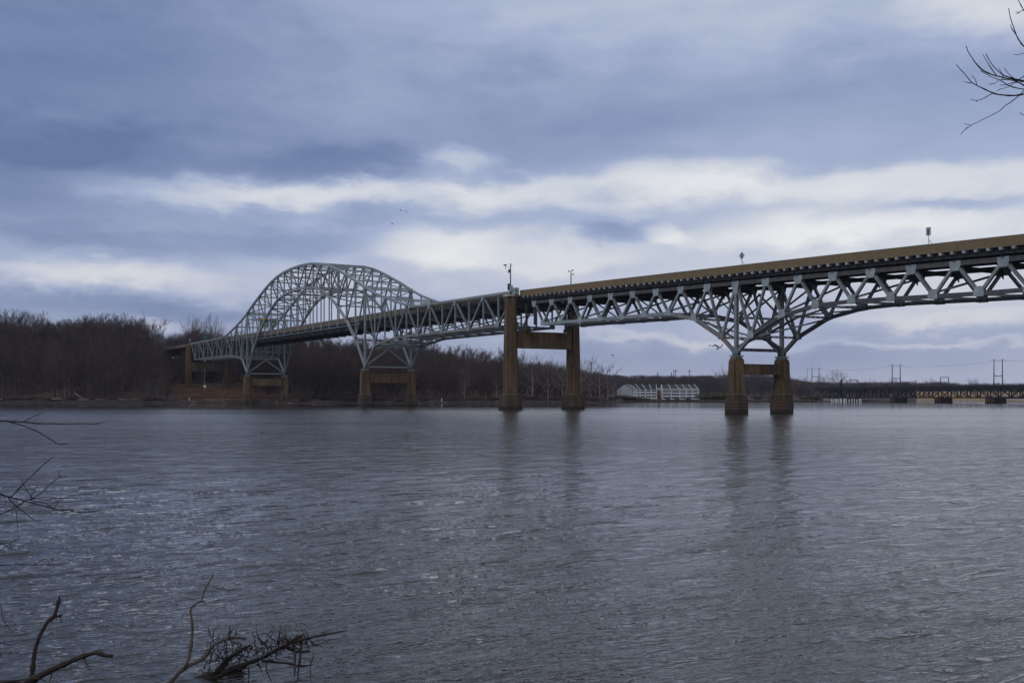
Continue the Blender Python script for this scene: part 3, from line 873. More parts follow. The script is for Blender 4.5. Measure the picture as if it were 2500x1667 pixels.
# ------------------------------------------------------------------ piers
def cross_ring(c, a, n, z):
    """square of half size a with its four corners notched by n"""
    p = [(-a, -(a-n)), (-(a-n), -(a-n)), (-(a-n), -a), (a-n, -a), (a-n, -(a-n)), (a, -(a-n)), (a, a-n), (a-n, a-n), (a-n, a), (-(a-n), a), (-(a-n), a-n), (-a, a-n)]
    return [c + UX * x + VX * y + ZX * z for x, y in p]
def oct_ring(c, a, ch, z, j=0):
    p = [(-a, -a+ch), (-a+ch, -a), (a-ch, -a), (a, -a+ch), (a, a-ch), (a-ch, a), (-a+ch, a), (-a, a-ch)]
    return [c + UX * (x * (1 + random.uniform(-j, j))) + VX * (y * (1 + random.uniform(-j, j))) + ZX * z for x, y in p]
def pier(t, sc, ztop, at, ab, notch, base_a, zbase, beam, label, cap=None, zfoot=-2.5, bearing=True, mb=None):
    r = thing('bridge_pier', W(t, 0, 0), label, 'pier', 'concrete piers of the road bridge')
    for s in (-sc, sc):
        c = W(t, s, 0)
        m = MB(); mc = M_CONC
        zs = [zbase] + [zbase + (ztop - zbase) * q for q in (.33, .66)] + [ztop]
        m.loft([cross_ring(c, ab + (at - ab) * (z - zbase) / (ztop - zbase), notch, z) for z in zs])
        m.loft([oct_ring(c, ab - notch * .8, .25, zbase + .02), oct_ring(c, at - notch * .8, .25, ztop + .25)])
        col = m.build('column', mc, r)
        # rusticated stone footing, course by course
        z = zfoot; i = 0
        while z < zbase - .05:
            hgt = min(.62, zbase - z)
            k = base_a * (1.0 if z < zbase * .62 else .94 if z < zbase * .85 else .88) * random.uniform(.985, 1.015)
            mm = MB(); ch = .5
            mm.loft([oct_ring(c, k - .035, ch, z + .004, .006), oct_ring(c, k, ch, z + .07, .012), oct_ring(c, k + .02, ch, z + hgt * .6, .012), oct_ring(c, k - .035, ch, z + hgt - .004, .006)])
            mm.build('stone_course', M_MASONRY, r); z += hgt; i += 1
        # belt course where the shaft meets the footing
        mm = MB(); mm.loft([oct_ring(c, ab + .14, .3, zbase - .06), oct_ring(c, ab + .14, .3, zbase + .16), oct_ring(c, ab + .02, .3, zbase + .3)])
        mm.build('belt_course', M_CONC2, r)
        if cap:
            mm = MB(); mm.loft([oct_ring(c, at + .12, .15, ztop), oct_ring(c, at + .16, .15, ztop + .12), oct_ring(c, at + .16, .15, ztop + cap)])
            mm.build('cap', M_CAP, r)
        if bearing:
            for (hw, z0, z1, mt) in ((at * .72, ztop + .0, ztop + .38, M_CONC), (at * .58, ztop + .385, ztop + .66, M_STEEL2), (at * .74, ztop + .665, ztop + .9, M_STEEL2), (at * .45, ztop + .905, ztop + 1.2, M_DARKSTEEL)):
                mm = MB(); mm.box6(c + ZX * ((z0 + z1) / 2), UX * hw, VX * hw, ZX * ((z1 - z0) / 2)); mm.build('bearing', mt, r)
    z0, z1 = beam
    mm = MB(); a = ab + (at - ab) * ((z0 + z1) / 2 - zbase) / (ztop - zbase)
    mm.box6(W(t, 0, (z0 + z1) / 2), UX * (a * .82), VX * (sc - a + .12), ZX * ((z1 - z0) / 2))
    mm.build('cross_beam', mb or M_CONC, r)
    return r
pier(0, 5.8, 10.0, 1.25, 1.42, .50, 1.78, 3.55, (7.35, 9.35), 'nearest short concrete pier with two stout columns under the deck truss')
rb = pier(76.2, 9.3, 27.7, 1.28, 1.66, .62, 2.38, 3.6, (15.1, 19.2), 'tall concrete pier in midstream with white capped columns and a mast on top', cap=.45, bearing=False)
pier(TC, 8.1, 11.0, 1.42, 1.54, .50, 1.95, 3.6, (7.45, 10.5), 'short pier in the river under the right foot of the arch')
pier(TD, 8.1, 11.0, 1.42, 1.54, .50, 1.95, 3.6, (7.45, 10.5), 'short pier at the far shore under the left foot of the arch')
pier(389, 9.3, 28.2, 1.15, 1.45, .46, 2.3, 3.4, (15.4, 19.6), 'tall pier on the grassy far bank at the left end of the truss', bearing=False, zfoot=0, mb=M_CONC2)  # darker concrete on the cross beam paints in its shade
# pedestals on the tall pier beam for the deck truss
for s in (-SN, SN):
    m = MB(); m.box6(W(74, s, 19.6), UX * .6, VX * .6, ZX * .395); m.build('pedestal', M_CONC2, rb)

# ------------------------------------------------------------------ masts and signs on the bridge
def mast(t, s, z0, z1, label, arm):
    r = thing('weather_mast', W(t, s, z0), label, 'mast')
    m = MB(); m.tube([W(t, s, z0), W(t, s, z1)], [.17, .11], 8); m.build('pole', M_POLE, r)
    if arm:
        m = MB(); m.tube([W(t, s, z1 - 1.0), W(t + .95, s - .95, z1 - 1.0)], .04, 5); m.tube([W(t, s, z1 - 3.2), W(t + .95, s - .95, z1 - 1.2)], .03, 5)
        m.tube([W(t + .95, s - .95, z1 - 1.25), W(t + .95, s - .95, z1 - .55)], .06, 6); m.build('arm', M_POLE, r)
        m = MB(); c = W(t + .95, s - .95, z1 - .6); m.tube([c, c + ZX * .12, c + ZX * .3], [.12, .42, .46], 8); m.build('dome_camera', M_POLE, r)
        m = MB(); m.box6(W(t + .2, s - .28, z1 - 1.9), UX * .2, VX * .15, ZX * .4); m.build('junction_box', M_POLE, r)
        m = MB(); m.box6(W(t - .35, s, z0 + 1.5), UX * .32, VX * .3, ZX * .7); m.build('equipment_box', M_GALV, r)
        m = MB(); m.box6(W(t + .3, s - .3, z0 + 1.9), UX * .25, VX * .25, ZX * .8); m.build('equipment_box', M_POLE, r)
        m = MB(); m.tube([W(t - .3, s + .2, z1 - .9), W(t - .3, s + .2, z1 - .3)], .05, 5); m.build('antenna', M_POLE, r)
    else:
        for dz, dx in ((-.3, .4), (-1.1, -.4), (-.1, -.35), (-4.6, .35)):
            m = MB(); m.tube([W(t, s, z1 + dz), W(t + dx, s - dx, z1 + dz + .15)], .05, 5); m.box6(W(t + dx, s - dx, z1 + dz + .2), UX * .12, VX * .12, ZX * .16); m.build('antenna', M_POLE, r)
        for i in range(9):
            m = MB(); m.box6(W(t, s, z0 + .6 + i * .6), UX * .2, VX * .03, ZX * .03); m.build('rung', M_POLE, r)
mast(76.2, -9.3, 28.2, 35.9, 'dark mast with camera arm and boxes on the near column of the tall pier', True)
mast(77.2, 9.3, 28.2, 35.3, 'thin antenna mast rising behind the parapet right of the tall pier', False)
# anchor plate block at the end of the near top chord
r = thing('end_housing', W(75.6, -8.4, 28.2), 'grey steel end housing of the truss on the white pier cap', 'bracket')
m = MB(); m.box6(W(74.9, -8.6, 29.0), UX * .75, VX * .5, ZX * .8); m.build('plate_box', M_STEEL, r)
m = MB(); m.box6(W(74.14, -8.9, 29.0), UX * .02, VX * .18, ZX * .35); m.build('opening', M_DARKSTEEL, r)

def sign(t, s, kind, label):
    z = zpar(t)
    r = thing('road_sign', W(t, s, z), label, 'road sign')
    m = MB(); m.tube([W(t, s, z - 1.2), W(t, s, z + 1.35)], .055, 6); m.tube([W(t, s, z + .75), W(t - .5, s + .3, z + .02)], .05, 5); m.build('post', M_GALV, r)
    if kind == 'diamond':
        m = MB(); c = W(t, s - .04, z + 1.75)
        m.prism([c + UX * .75, c + ZX * .75, c - UX * .75, c - ZX * .75], VX * .03); m.build('panel', M_SIGNBACK, r)
        m = MB(); m.box6(W(t, s - .09, z + 1.62), UX * .1, VX * .03, ZX * .55); m.build('mounting_rail', M_SIGNDARK, r)
    else:
        m = MB(); m.box6(W(t, s - .05, z + 2.0), UX * .42, VX * .02, ZX * .62); m.build('panel', M_SIGNBACK, r)
        m = MB(); m.box6(W(t, s - .11, z + 1.9), UX * .12, VX * .03, ZX * .5); m.build('mounting_rail', M_SIGNDARK, r)
sign(-2.8, -7.05, 'diamond', 'diamond shaped road sign seen from behind on the parapet above the nearest pier')
sign(-43.1, -7.05, 'rect', 'tall rectangular road sign seen from behind at the right end of the parapet')
# overhead sign gantry inside the arch
r = thing('sign_gantry', W(287, 0, 33), 'overhead gantry with two green signs and amber lights under the arch', 'sign gantry')
m = MB()
for z in (34.6, 35.3): m.tube([W(287, -7, z), W(287, 7, z)], .12, 6)
for k in range(14): m.tube([W(287, -7 + k, 34.6 if k % 2 else 35.3), W(287, -6 + k, 35.3 if k % 2 else 34.6)], .06, 4)
m.build('beam', M_GALV, r)
for k in (-1, 1):
    m = MB(); m.tube([W(287, k * 6.6, 28.2), W(287, k * 6.6, 35.3)], .16, 6); m.build('post', M_GALV, r)
for a, b in ((-5.4, -1.6), (-1.3, 1.6)):
    m = MB(); m.box6(W(286.7, (a + b) / 2, 33.2), UX * .04, VX * ((b - a) / 2), ZX * 1.25); g = m.build('sign_panel', M_GREEN, r)
    m = MB()
    for k, wd in ((.55, .8), (.1, .62), (-.45, .7)): m.box6(W(286.65, (a + b) / 2, 33.2 + k), UX * .012, VX * ((b - a) / 2 * wd), ZX * .07)
    m.build('legend', M_WHITEPAINT, g)
for s in (-4.6, -1.6, 1.2):
    m = MB(); m.box6(W(286.6, s, 35.1), UX * .1, VX * 1.0, ZX * .5); m.build('amber_panel', M_YELLOW, r)
r = thing('sign_gantry', W(150, 0, 31), 'pale overhead sign frame seen from behind at the right foot of the arch', 'sign gantry')
m = MB(); m.box6(W(150, 3.6, 32.6), UX * .04, VX * 1.5, ZX * .75); m.build('sign_panel', M_SIGNBACK, r)
m = MB()
for z in (32.1, 33.1): m.tube([W(150.2, -6.4, z), W(150.2, 6.6, z)], .09, 5)
for k in (-1, 1): m.tube([W(150.2, k * 6.5, 28.2), W(150.2, k * 6.5, 33.2)], .12, 6)
m.build('frame', M_GALV, r)
r = thing('road_sign', W(368, -6.8, 29.5), 'small green road sign above the parapet at the far left end', 'road sign')
m = MB(); m.tube([W(368, -6.7, 28.3), W(368, -6.7, 30.4)], .06, 5); m.build('post', M_GALV, r)
m = MB(); m.box6(W(368, -6.8, 31.3), UX * .06, VX * 1.0, ZX * .55); m.box6(W(368, -6.8, 31.3), UX * .8, VX * .04, ZX * .5); m.build('panel', M_GREEN, r)
r = thing('road_sign', W(396, -6.8, 29.5), 'small white marker post at the left end of the truss', 'road sign')
m = MB(); m.tube([W(396, -6.7, 28.3), W(396, -6.7, 30.4)], .07, 5); m.build('post', M_GALV, r)
m = MB(); m.box6(W(396, -6.8, 31.1), UX * .3, VX * .04, ZX * .7); m.build('panel', M_WHITEPAINT, r)

# ------------------------------------------------------------------ bare trees
def tree_geo(h, spread, seed, levels=4, crown_lo=.3, nlimb=16, twigs=5, up=.75, r0=None):
    rnd = random.Random(seed)
    tr, cr = MB(), MB()
    r0 = r0 or h * .013
    def rv(): return Vector((rnd.uniform(-1, 1), rnd.uniform(-1, 1), rnd.uniform(-1, 1)))
    pts = [Vector((0, 0, -1.0))]; n = 7
    for i in range(1, n + 1):
        pts.append(Vector((rnd.uniform(-1, 1) * .022 * h, rnd.uniform(-1, 1) * .022 * h, h * .78 * i / n)))
    rad = [r0 * (1 - .86 * i / n) for i in range(n + 1)]
    tr.tube(pts, rad, 6)
    def at(q):
        f = q * n; i = min(n - 1, int(f)); return pts[i].lerp(pts[i+1], f - i), rad[i] + (rad[i+1] - rad[i]) * (f - i)
    def grow(p, d, L, r, lev):
        k = 4 if lev < 2 else 3 if lev < levels - 1 else 2
        q = [p]; dd = d.copy()
        for i in range(k):
            dd = (dd + rv() * .19 + Vector((0, 0, .05))).normalized()
            q.append(q[-1] + dd * (L / k))
        rs = [r * (1 - .75 * i / k) for i in range(k + 1)]
        (tr if lev < 1 else cr).tube(q, rs, 5 if lev < 1 else 3, cap=False)
        if lev >= levels - 1: return
        nk = twigs if lev < levels - 2 else twigs + 1
        for i in range(nk):
            f = .25 + .75 * (i + rnd.random()) / nk; fi = f * k; a = min(k - 1, int(fi))
            b = q[a].lerp(q[a+1], fi - a)
            nd = (dd * .85 + rv() * .62 + Vector((0, 0, .28 * up))).normalized()
            grow(b, nd, L * rnd.uniform(.38, .6), max(r * .42, .018), lev + 1)
    for i in range(nlimb):
        q = crown_lo + (.98 - crown_lo) * (i + rnd.random() * .8) / nlimb
        p, r = at(min(q, .999)); a = i * 2.4 + rnd.uniform(-.5, .5)
        u = (q - crown_lo) / (1 - crown_lo)
        k = math.sin(math.pi * min(1, .22 + .62 * u))
        d = Vector((math.cos(a), math.sin(a), up * (.55 + .75 * u))).normalized()
        grow(p, d, spread * (.30 + .72 * k) * rnd.uniform(.75, 1.15), max(.03, r * .55), 0)
    return tr, cr

PROTO = {}
def make_proto(kind, i, h, spread, bark, twig, **k):
    tr, cr = tree_geo(h, spread, 100 * i + len(kind), **k)
    r = bpy.data.objects.new('bare_tree', None)
    me1, me2 = tr.mesh('trunk'), cr.mesh('crown')
    me1.materials.append(bark); me2.materials.append(twig)
    PROTO.setdefault(kind, []).append((me1, me2))
    return len(me1.polygons) + len(me2.polygons)
for i in range(5): make_proto('dark', i, 24, 6.5, M_BARK, M_TWIG, levels=4, crown_lo=.28, nlimb=20, twigs=6, up=1.0)
for i in range(3): make_proto('red', i + 5, 21, 7.0, M_BARKR, M_TWIGR, levels=4, crown_lo=.22, nlimb=20, twigs=6, up=.85)
for i in range(4): make_proto('pale', i + 9, 17, 7.5, M_PALE, M_PALETWIG, levels=4, crown_lo=.25, nlimb=13, twigs=4, up=.7, r0=.30)
for i in range(2): make_proto('round', i + 14, 14, 8.0, M_BARK, M_PALETWIG, levels=4, crown_lo=.3, nlimb=18, twigs=5, up=.6)
for i in range(2): make_proto('far', i + 18, 12, 5.0, M_FARTWIG, M_FARTWIG, levels=3, crown_lo=.2, nlimb=16, twigs=5, up=.7)
TREE_TXT = {'dark': ('tall bare dark tree in the dense wood on the left bank', 'tall bare trees of the left wood'),
            'red': ('bare reddish brown tree in the wood behind the bridge', 'reddish bare trees of the wood'),
            'pale': ('bare tree with pale grey limbs standing at the low far shore', 'pale limbed bare trees on the shore'),
            'round': ('bare round crowned tree on the far right shore', 'round bare trees on the right shore'),
            'far': ('small distant bare tree on the blue ridge', 'distant bare trees on the ridge')}
NT = 0
def tree(kind, x, y, sc, rz, label=None, zoff=0):
    global NT
    me1, me2 = PROTO[kind][NT % len(PROTO[kind])]; NT += 1
    r = bpy.data.objects.new('bare_tree', None); COL.objects.link(r)
    r.location = (x, y, height(x, y) + zoff); r.rotation_euler = (0, 0, rz)
    r.scale = (sc[0], sc[0], sc[1])
    tag(r, label or TREE_TXT[kind][0], 'tree', None if label else TREE_TXT[kind][1])
    place(me1, 'trunk', None, r); place(me2, 'crown', None, r)
    return r
def clear(x, y, wide=15):
    q = Vector((x, y, 0)) - O0; t = q.dot(UX); s = q.dot(VX)
    px = 1250 + F * x / y
    if 425 < px < 700 and y < (545 if px < 565 else 480): return False
    return not (t > 270 and t < 436 and abs(s) < wide + 4) and not (t > 400 and abs(s) < 9)
rt = random.Random(11)
SKY = [(-300, 765), (0, 762), (60, 760), (120, 775), (250, 768), (300, 768), (340, 772), (372, 775), (385, 815), (440, 806), (480, 788), (520, 796), (560, 812), (640, 812), (700, 814), (800, 818), (900, 822), (1000, 826), (1100, 843), (1150, 850), (1210, 862), (1260, 862), (1320, 868), (1370, 884), (1420, 895), (1480, 908), (1510, 925)]
def crown_fit(px, yd, hbase, z0, jit):
    """vertical scale so that a tree at distance yd just reaches the wood's skyline"""
    ztop = CAM_H + (HOR - interp(px, SKY)) / F * yd
    return max(.35, (ztop - z0) / hbase * jit)
cnt = 0
# crest rows decide the skyline, front rows the dark face of the wood
for row, (d0, d1, n, j0, j1) in enumerate(((95, 125, 84, .86, 1.07), (60, 92, 62, .78, .97), (12, 55, 92, .45, .85))):
    for i in range(n):
        px = -140 + (1500 + 140) * (i + rt.random()) / n
        yd = shore(px) + rt.uniform(d0, d1)
        x = (px - 1250) / F * yd
        if not clear(x, yd): continue
        if px > 1390 and row == 0: continue
        kind = 'dark' if px < 420 or rt.random() < .35 else 'red'
        if px > 1250: kind = 'pale' if rt.random() < .55 else 'red'
        hb = {'dark': 24, 'red': 21, 'pale': 17}[kind]
        vs = crown_fit(px, yd, hb, height(x, yd), rt.uniform(j0, j1))
        if row == 2: vs = min(vs, rt.uniform(.45, .95))
        o = tree(kind, x, yd, (rt.uniform(.85, 1.1) * min(1.35, max(.6, vs)), vs), rt.uniform(0, 6.28)); cnt += 1
        zone = 'left of the bridge' if px < 400 else 'behind the left arch foot' if px < 700 else 'between the arch feet' if px < 890 else 'behind the right truss span' if px < 1245 else 'beside the tall pier'
        look = {'dark': 'bare dark', 'red': 'bare reddish brown', 'pale': 'bare pale limbed'}[kind]
        o['label'] = ('tall %s tree on the skyline ', '%s tree on the wooded slope ', 'smaller %s tree at the wood front ')[row] % look + zone
        o['group'] = look + ' trees ' + ('on the skyline ', 'on the slope ', 'at the front ')[row] + zone
# tall pair at the notch, pale trees on the point
for px, top, lab in ((325, 768, 'tall narrow bare tree left of the gap in the wood'), (348, 770, 'tall narrow bare tree right at the gap in the wood')):
    yd = 556; x = (px - 1250) / F * yd
    z = height(x, yd); tree('dark', x, yd, (.62, (CAM_H + (HOR - top) / F * yd - z) / 24), px, lab)
for px, yd, sc in ((1418, 470, .95), (1440, 476, 1.0), (1462, 479, .9), (1483, 486, .95), (1498, 492, .7), (1405, 474, 1.0), (1375, 470, .9), (1300, 468, 1.0), (1338, 466, .9)):
    tree('pale', (px - 1250) / F * yd, yd, (sc, sc), px * 1.7)
for px, yd, sc in ((1135, 462, .75), (362, 462, .55), (385, 461, .60), (397, 461, .58), (1212, 463, .7), (128, 468, .5)):
    tree('pale', (px - 1250) / F * yd, yd, (sc * .6, sc), px * 2.3, None)
for px, top, lab in ((470, 797, 'left of the three round crowned bare trees above the left bridge end'), (496, 789, 'tallest of the three round crowned bare trees above the left bridge end'), (520, 797, 'right of the three round crowned bare trees above the left bridge end')):
    yd = 640; x = (px - 1250) / F * yd; z = height(x, yd)
    tree('round', x, yd, (.82, (CAM_H + (HOR - top) / F * yd - z) / 14), px, lab)
# right shore and ridge
for px, yd, top, kind in ((2046, 590, 915, 'round'), (2012, 600, 925, 'round'), (2080, 610, 934, 'round'), (2128, 640, 935, 'round'), (2150, 660, 937, 'round'), (2180, 640, 932, 'round'), (2235, 650, 934, 'round'), (2272, 640, 932, 'round'), (2335, 700, 938, 'round'), (2374, 690, 931, 'round'), (2440, 720, 940, 'round'), (1940, 590, 930, 'round'), (1965, 610, 928, 'round'), (1905, 600, 922, 'round'), (1985, 605, 934, 'round'), (1770, 575, 912, 'round')):
    x = (px - 1250) / F * yd; z = height(x, yd)
    vs = (CAM_H + (HOR - top) / F * yd - z) / 14
    tree(kind, x, yd, (max(.5, min(1.0, vs)) * .8, vs), px)
for i in range(40):
    px = 1500 + 460 * (i + rt.random()) / 40; yd = rt.uniform(640, 760); x = (px - 1250) / F * yd; z = height(x, yd)
    top = interp(px, [(1500, 925), (1560, 922), (1650, 918), (1700, 922), (1760, 918), (1860, 916), (1930, 922), (1970, 932)])
    vs = (CAM_H + (HOR - top) / F * yd - z) / 12 * rt.uniform(.82, 1.06)
    tree('far', x, yd, (max(.7, vs * .9), vs), px)

# the bulk of the woods: seen only as a mass, so one object that scatters a few tree shapes over its points
def lowtree(h, spread, seed, mat):
    tr, cr = tree_geo(h, spread, seed, levels=3, crown_lo=.06, nlimb=22, twigs=6, up=1.0)
    i = len(tr.v); tr.v += cr.v; tr.f += [tuple(k + i for k in f) for f in cr.f]
    me = tr.mesh('woods_tree'); me.materials.append(mat)
    return bpy.data.objects.new('woods_tree', me)       # not linked to the scene itself
def mass(name, spots, variants, mat, label):
    me = bpy.data.meshes.new(name); n = len(spots)
    me.vertices.add(n)
    me.vertices.foreach_set('co', np.array([p[:3] for p in spots], np.float32).ravel())
    for nm, ty, key, dat in (('size', 'FLOAT_VECTOR', 'vector', np.array([(p[3], p[3], p[4]) for p in spots], np.float32)),
                             ('turn', 'FLOAT_VECTOR', 'vector', np.array([(0, 0, p[5]) for p in spots], np.float32)),
                             ('shape', 'INT', 'value', np.array([i % len(variants) for i in range(n)], np.int32))):
        me.attributes.new(nm, ty, 'POINT').data.foreach_set(key, dat.ravel())
    me.materials.append(mat)
    o = bpy.data.objects.new(name, me); COL.objects.link(o)
    ng = bpy.data.node_groups.new(name, 'GeometryNodeTree')
    ng.interface.new_socket('Geometry', in_out='INPUT', socket_type='NodeSocketGeometry')
    ng.interface.new_socket('Geometry', in_out='OUTPUT', socket_type='NodeSocketGeometry')
    N, K = ng.nodes, ng.links
    gi, go, jn = N.new('NodeGroupInput'), N.new('NodeGroupOutput'), N.new('GeometryNodeJoinGeometry')
    def attr(nm, ty):
        a_ = N.new('GeometryNodeInputNamedAttribute'); a_.data_type = ty; a_.inputs['Name'].default_value = nm
        return a_.outputs[0]
    size, turn, shape = attr('size', 'FLOAT_VECTOR'), attr('turn', 'FLOAT_VECTOR'), attr('shape', 'INT')
    er = N.new('FunctionNodeEulerToRotation'); K.new(turn, er.inputs[0])
    for i, ob in enumerate(variants):
        eq = N.new('FunctionNodeCompare'); eq.data_type = 'INT'; eq.operation = 'EQUAL'
        K.new(shape, eq.inputs[2]); eq.inputs[3].default_value = i
        oi = N.new('GeometryNodeObjectInfo'); oi.inputs['Object'].default_value = ob; oi.inputs['As Instance'].default_value = True
        ip = N.new('GeometryNodeInstanceOnPoints')
        K.new(gi.outputs[0], ip.inputs['Points']); K.new(eq.outputs[0], ip.inputs['Selection']); K.new(oi.outputs['Geometry'], ip.inputs['Instance'])
        K.new(er.outputs[0], ip.inputs['Rotation']); K.new(size, ip.inputs['Scale'])
        K.new(ip.outputs[0], jn.inputs[0])
    K.new(jn.outputs[0], go.inputs[0])
    md = o.modifiers.new('scatter', 'NODES'); md.node_group = ng
    tag(o, label, 'woods', kind='stuff')
    return o
lowv = [lowtree(21, 6.5, 900 + i, M_TWIGR) for i in range(5)]
lowf = [lowtree(21, 6.5, 920 + i, M_FARTWIG) for i in range(4)]
sp = []
for i in range(1700):
    px = -420 + 1900 * rt.random(); d = 16 + 215 * rt.random() ** .9
    yd = shore(px) + d; x = (px - 1250) / F * yd
    if not clear(x, yd): continue
    z = height(x, yd)
    sp.append((x, yd, z, rt.uniform(.8, 1.1), max(.3, min(crown_fit(px, yd, 21, z, rt.uniform(.62, .88)), rt.uniform(.7, 1.25))), rt.uniform(0, 6.28)))
for i in range(150):
    t = rt.uniform(438, 540); s_ = rt.uniform(-60, 90)
    if abs(s_) < 9: continue
    q = W(t, s_, 0); z = height(q.x, q.y); px = 1250 + F * q.x / q.y
    sp.append((q.x, q.y, z, rt.uniform(.8, 1.1), max(.3, min(crown_fit(px, q.y, 21, z, rt.uniform(.75, .95)), 1.2)), rt.uniform(0, 6.28)))
for i in range(70):
    px = rt.uniform(400, 700); yd = rt.uniform(585, 700); x = (px - 1250) / F * yd; z = height(x, yd)
    q = Vector((x, yd, 0)) - O0
    if abs(q.dot(VX)) < 9 and q.dot(UX) > 380: continue
    sp.append((x, yd, z, rt.uniform(.9, 1.2), max(.3, min(crown_fit(px, yd, 21, z, rt.uniform(.8, .98)), 1.3)), rt.uniform(0, 6.28)))
mass('left_woods', sp, lowv, M_TWIGR, 'dense leafless woods covering the left bank behind the arch bridge')
sp = []
for i in range(1100):
    px = 1440 + 1260 * rt.random(); yd = rt.uniform(585, 1250) if px < 1960 else rt.uniform(640, 1250) if px < 2230 else rt.uniform(850, 1250)
    x = (px - 1250) / F * yd; z = height(x, yd)
    top = interp(px, [(1500, 926), (1560, 922), (1650, 919), (1760, 920), (1860, 920), (1930, 926), (2000, 934), (2150, 935), (2200, 933), (2260, 936), (2300, 934), (2340, 938), (2500, 939)])
    vs = (CAM_H + (HOR - top) / F * yd - z) / 21 * rt.uniform(.78, 1.03)
    sp.append((x, yd, z, max(.35, min(.9, vs)), max(.22, vs), rt.uniform(0, 6.28)))
for i in range(620):
    px = 1960 + 760 * rt.random(); yd = rt.uniform(660, 900) + (190 if px > 2230 else 0); x = (px - 1250) / F * yd; z = height(x, yd)
    top = 931 + 3.5 * mnoise.noise(Vector((px * .022, 7, 0))) + (2.5 if px > 2340 else 0)
    vs = (CAM_H + (HOR - top) / F * yd - z) / 21 * rt.uniform(.80, 1.02)
    sp.append((x, yd, z, rt.uniform(.5, .9), max(.2, vs), rt.uniform(0, 6.28)))
for i in range(620):
    px = 1478 + 510 * rt.random(); yd = rt.uniform(620, 860); x = (px - 1250) / F * yd; z = height(x, yd)
    top = interp(px, [(1500, 926), (1560, 922), (1650, 919), (1760, 919), (1860, 918), (1930, 925), (1990, 934)]) + 4.5 * mnoise.noise(Vector((px * .035, 3, 0)))
    vs = (CAM_H + (HOR - top) / F * yd - z) / 21 * rt.uniform(.70, 1.08)
    sp.append((x, yd, z, rt.uniform(.45, .8), max(.2, vs), rt.uniform(0, 6.28)))
mass('far_woods', sp, lowf, M_FARTWIG, 'low bluish leafless woods along the far right shore')
# shrubs along the shore
def bush_geo(seed, n=70, h=3.0):
    rnd = random.Random(seed); m = MB()
    for i in range(n):
        a = rnd.uniform(0, 6.28); r = rnd.uniform(.1, .5)
        p = Vector((math.cos(a) * r, math.sin(a) * r, -.3)); d = Vector((math.cos(a) * .6, math.sin(a) * .6, rnd.uniform(.6, 1.4))).normalized()
        q = [p]
        for k in range(4):
            d = (d + Vector((math.cos(a) * .18, math.sin(a) * .18, -.12)) + Vector((rnd.uniform(-.2, .2), rnd.uniform(-.2, .2), 0))).normalized()
            q.append(q[-1] + d * h * rnd.uniform(.22, .36))
        m.tube(q, [.05, .045, .04, .035, .02], 3, False)
        for k in (1, 2, 3):
            for _ in range(3):
                e = q[k] + Vector((rnd.uniform(-.7, .7), rnd.uniform(-.7, .7), rnd.uniform(-.1, .7)))
                m.tube([q[k], e], [.035, .02], 3, False)
    return m.mesh('shrub')
bm = [bush_geo(i) for i in range(3)]
for k in bm: k.materials.append(M_BUSH)
for i, (px, yd, sc) in enumerate(((1722, 546, 1.3), (1740, 548, 1.5), (1757, 545, 1.2), (1774, 547, 1.4), (1790, 546, 1.2), (1850, 546, 1.0), (1990, 545, 1.2), (1965, 546, 1.0), (1513, 543, .9), (1522, 541, 1.0), (1532, 541, .9), (1541, 540, .8), (1552, 540, .7), (1566, 540, .6), (1580, 540, .5), (1630, 540, .45), (1652, 540, .45), (1680, 540, .5), (1885, 546, 1.1), (2030, 548, 1.1))):
    x = (px - 1250) / F * yd
    o = bpy.data.objects.new('shrub', bm[i % 3]); COL.objects.link(o)
    o.location = (x, yd, height(x, yd)); o.rotation_euler = (0, 0, i * 1.3); o.scale = (sc * 1.25, sc * 1.25, sc)
    tag(o, 'leafless olive brown shrub on the low far shore', 'shrub', 'shrubs along the far shore')
bm2 = [bush_geo(10 + i, 60, 2.2) for i in range(3)]
for k in bm2: k.materials.append(M_TWIGR)
for i in range(46):
    px = -60 + 1560 * (i + rt.random()) / 46; yd = shore(px) + rt.uniform(7, 14); x = (px - 1250) / F * yd
    if not clear(x, yd, 8): continue
    o = bpy.data.objects.new('shrub', bm2[i % 3]); COL.objects.link(o); sc = rt.uniform(.6, 1.3)
    o.location = (x, yd, height(x, yd)); o.rotation_euler = (0, 0, i); o.scale = (sc * 1.4, sc * 1.4, sc)
    tag(o, 'low reddish leafless shrub at the foot of the left wood', 'shrub', 'low shrubs at the wood edge')

# conifers
def conifer(px, yd, top, wid, label):
    x = (px - 1250) / F * yd; z = height(x, yd); h = CAM_H + (HOR - top) / F * yd - z
    r = thing('conifer_tree', Vector((x, yd, z)), label, 'tree')
    m = MB(); m.tube([Vector((x, yd, z - 1)), Vector((x, yd, z + h * .97))], [.28, .05], 6); m.build('trunk', M_BARK, r)
    rnd = random.Random(px); m = MB()
    for i in range(230):
        q = .12 + .88 * i / 230; rr = wid * (1 - q) ** .75 * rnd.uniform(.6, 1.1) + .15; a = rnd.uniform(0, 6.28)
        p = Vector((x, yd, z + h * q)); e = p + Vector((math.cos(a) * rr, math.sin(a) * rr, -rr * .25 + rnd.uniform(-.2, .4)))
        sd_ = Vector((-math.sin(a), math.cos(a), 0)) * (rr * .28)
        mid = p.lerp(e, .6)
        i0 = len(m.v); m.v += [p, mid + sd_ - ZX * .1, e, mid - sd_ - ZX * .1, mid + ZX * .22]
        m.f += [(i0, i0+1, i0+4), (i0+1, i0+2, i0+4), (i0+2, i0+3, i0+4), (i0+3, i0, i0+4), (i0, i0+3, i0+2, i0+1)]
    m.build('crown', M_NEEDLE, r)
conifer(2054, 575, 924, 2.4, 'dark evergreen in front of the pale round tree by the railway bridge')
conifer(1567, 640, 917, 1.7, 'small pointed evergreen on the ridge above the white houses')

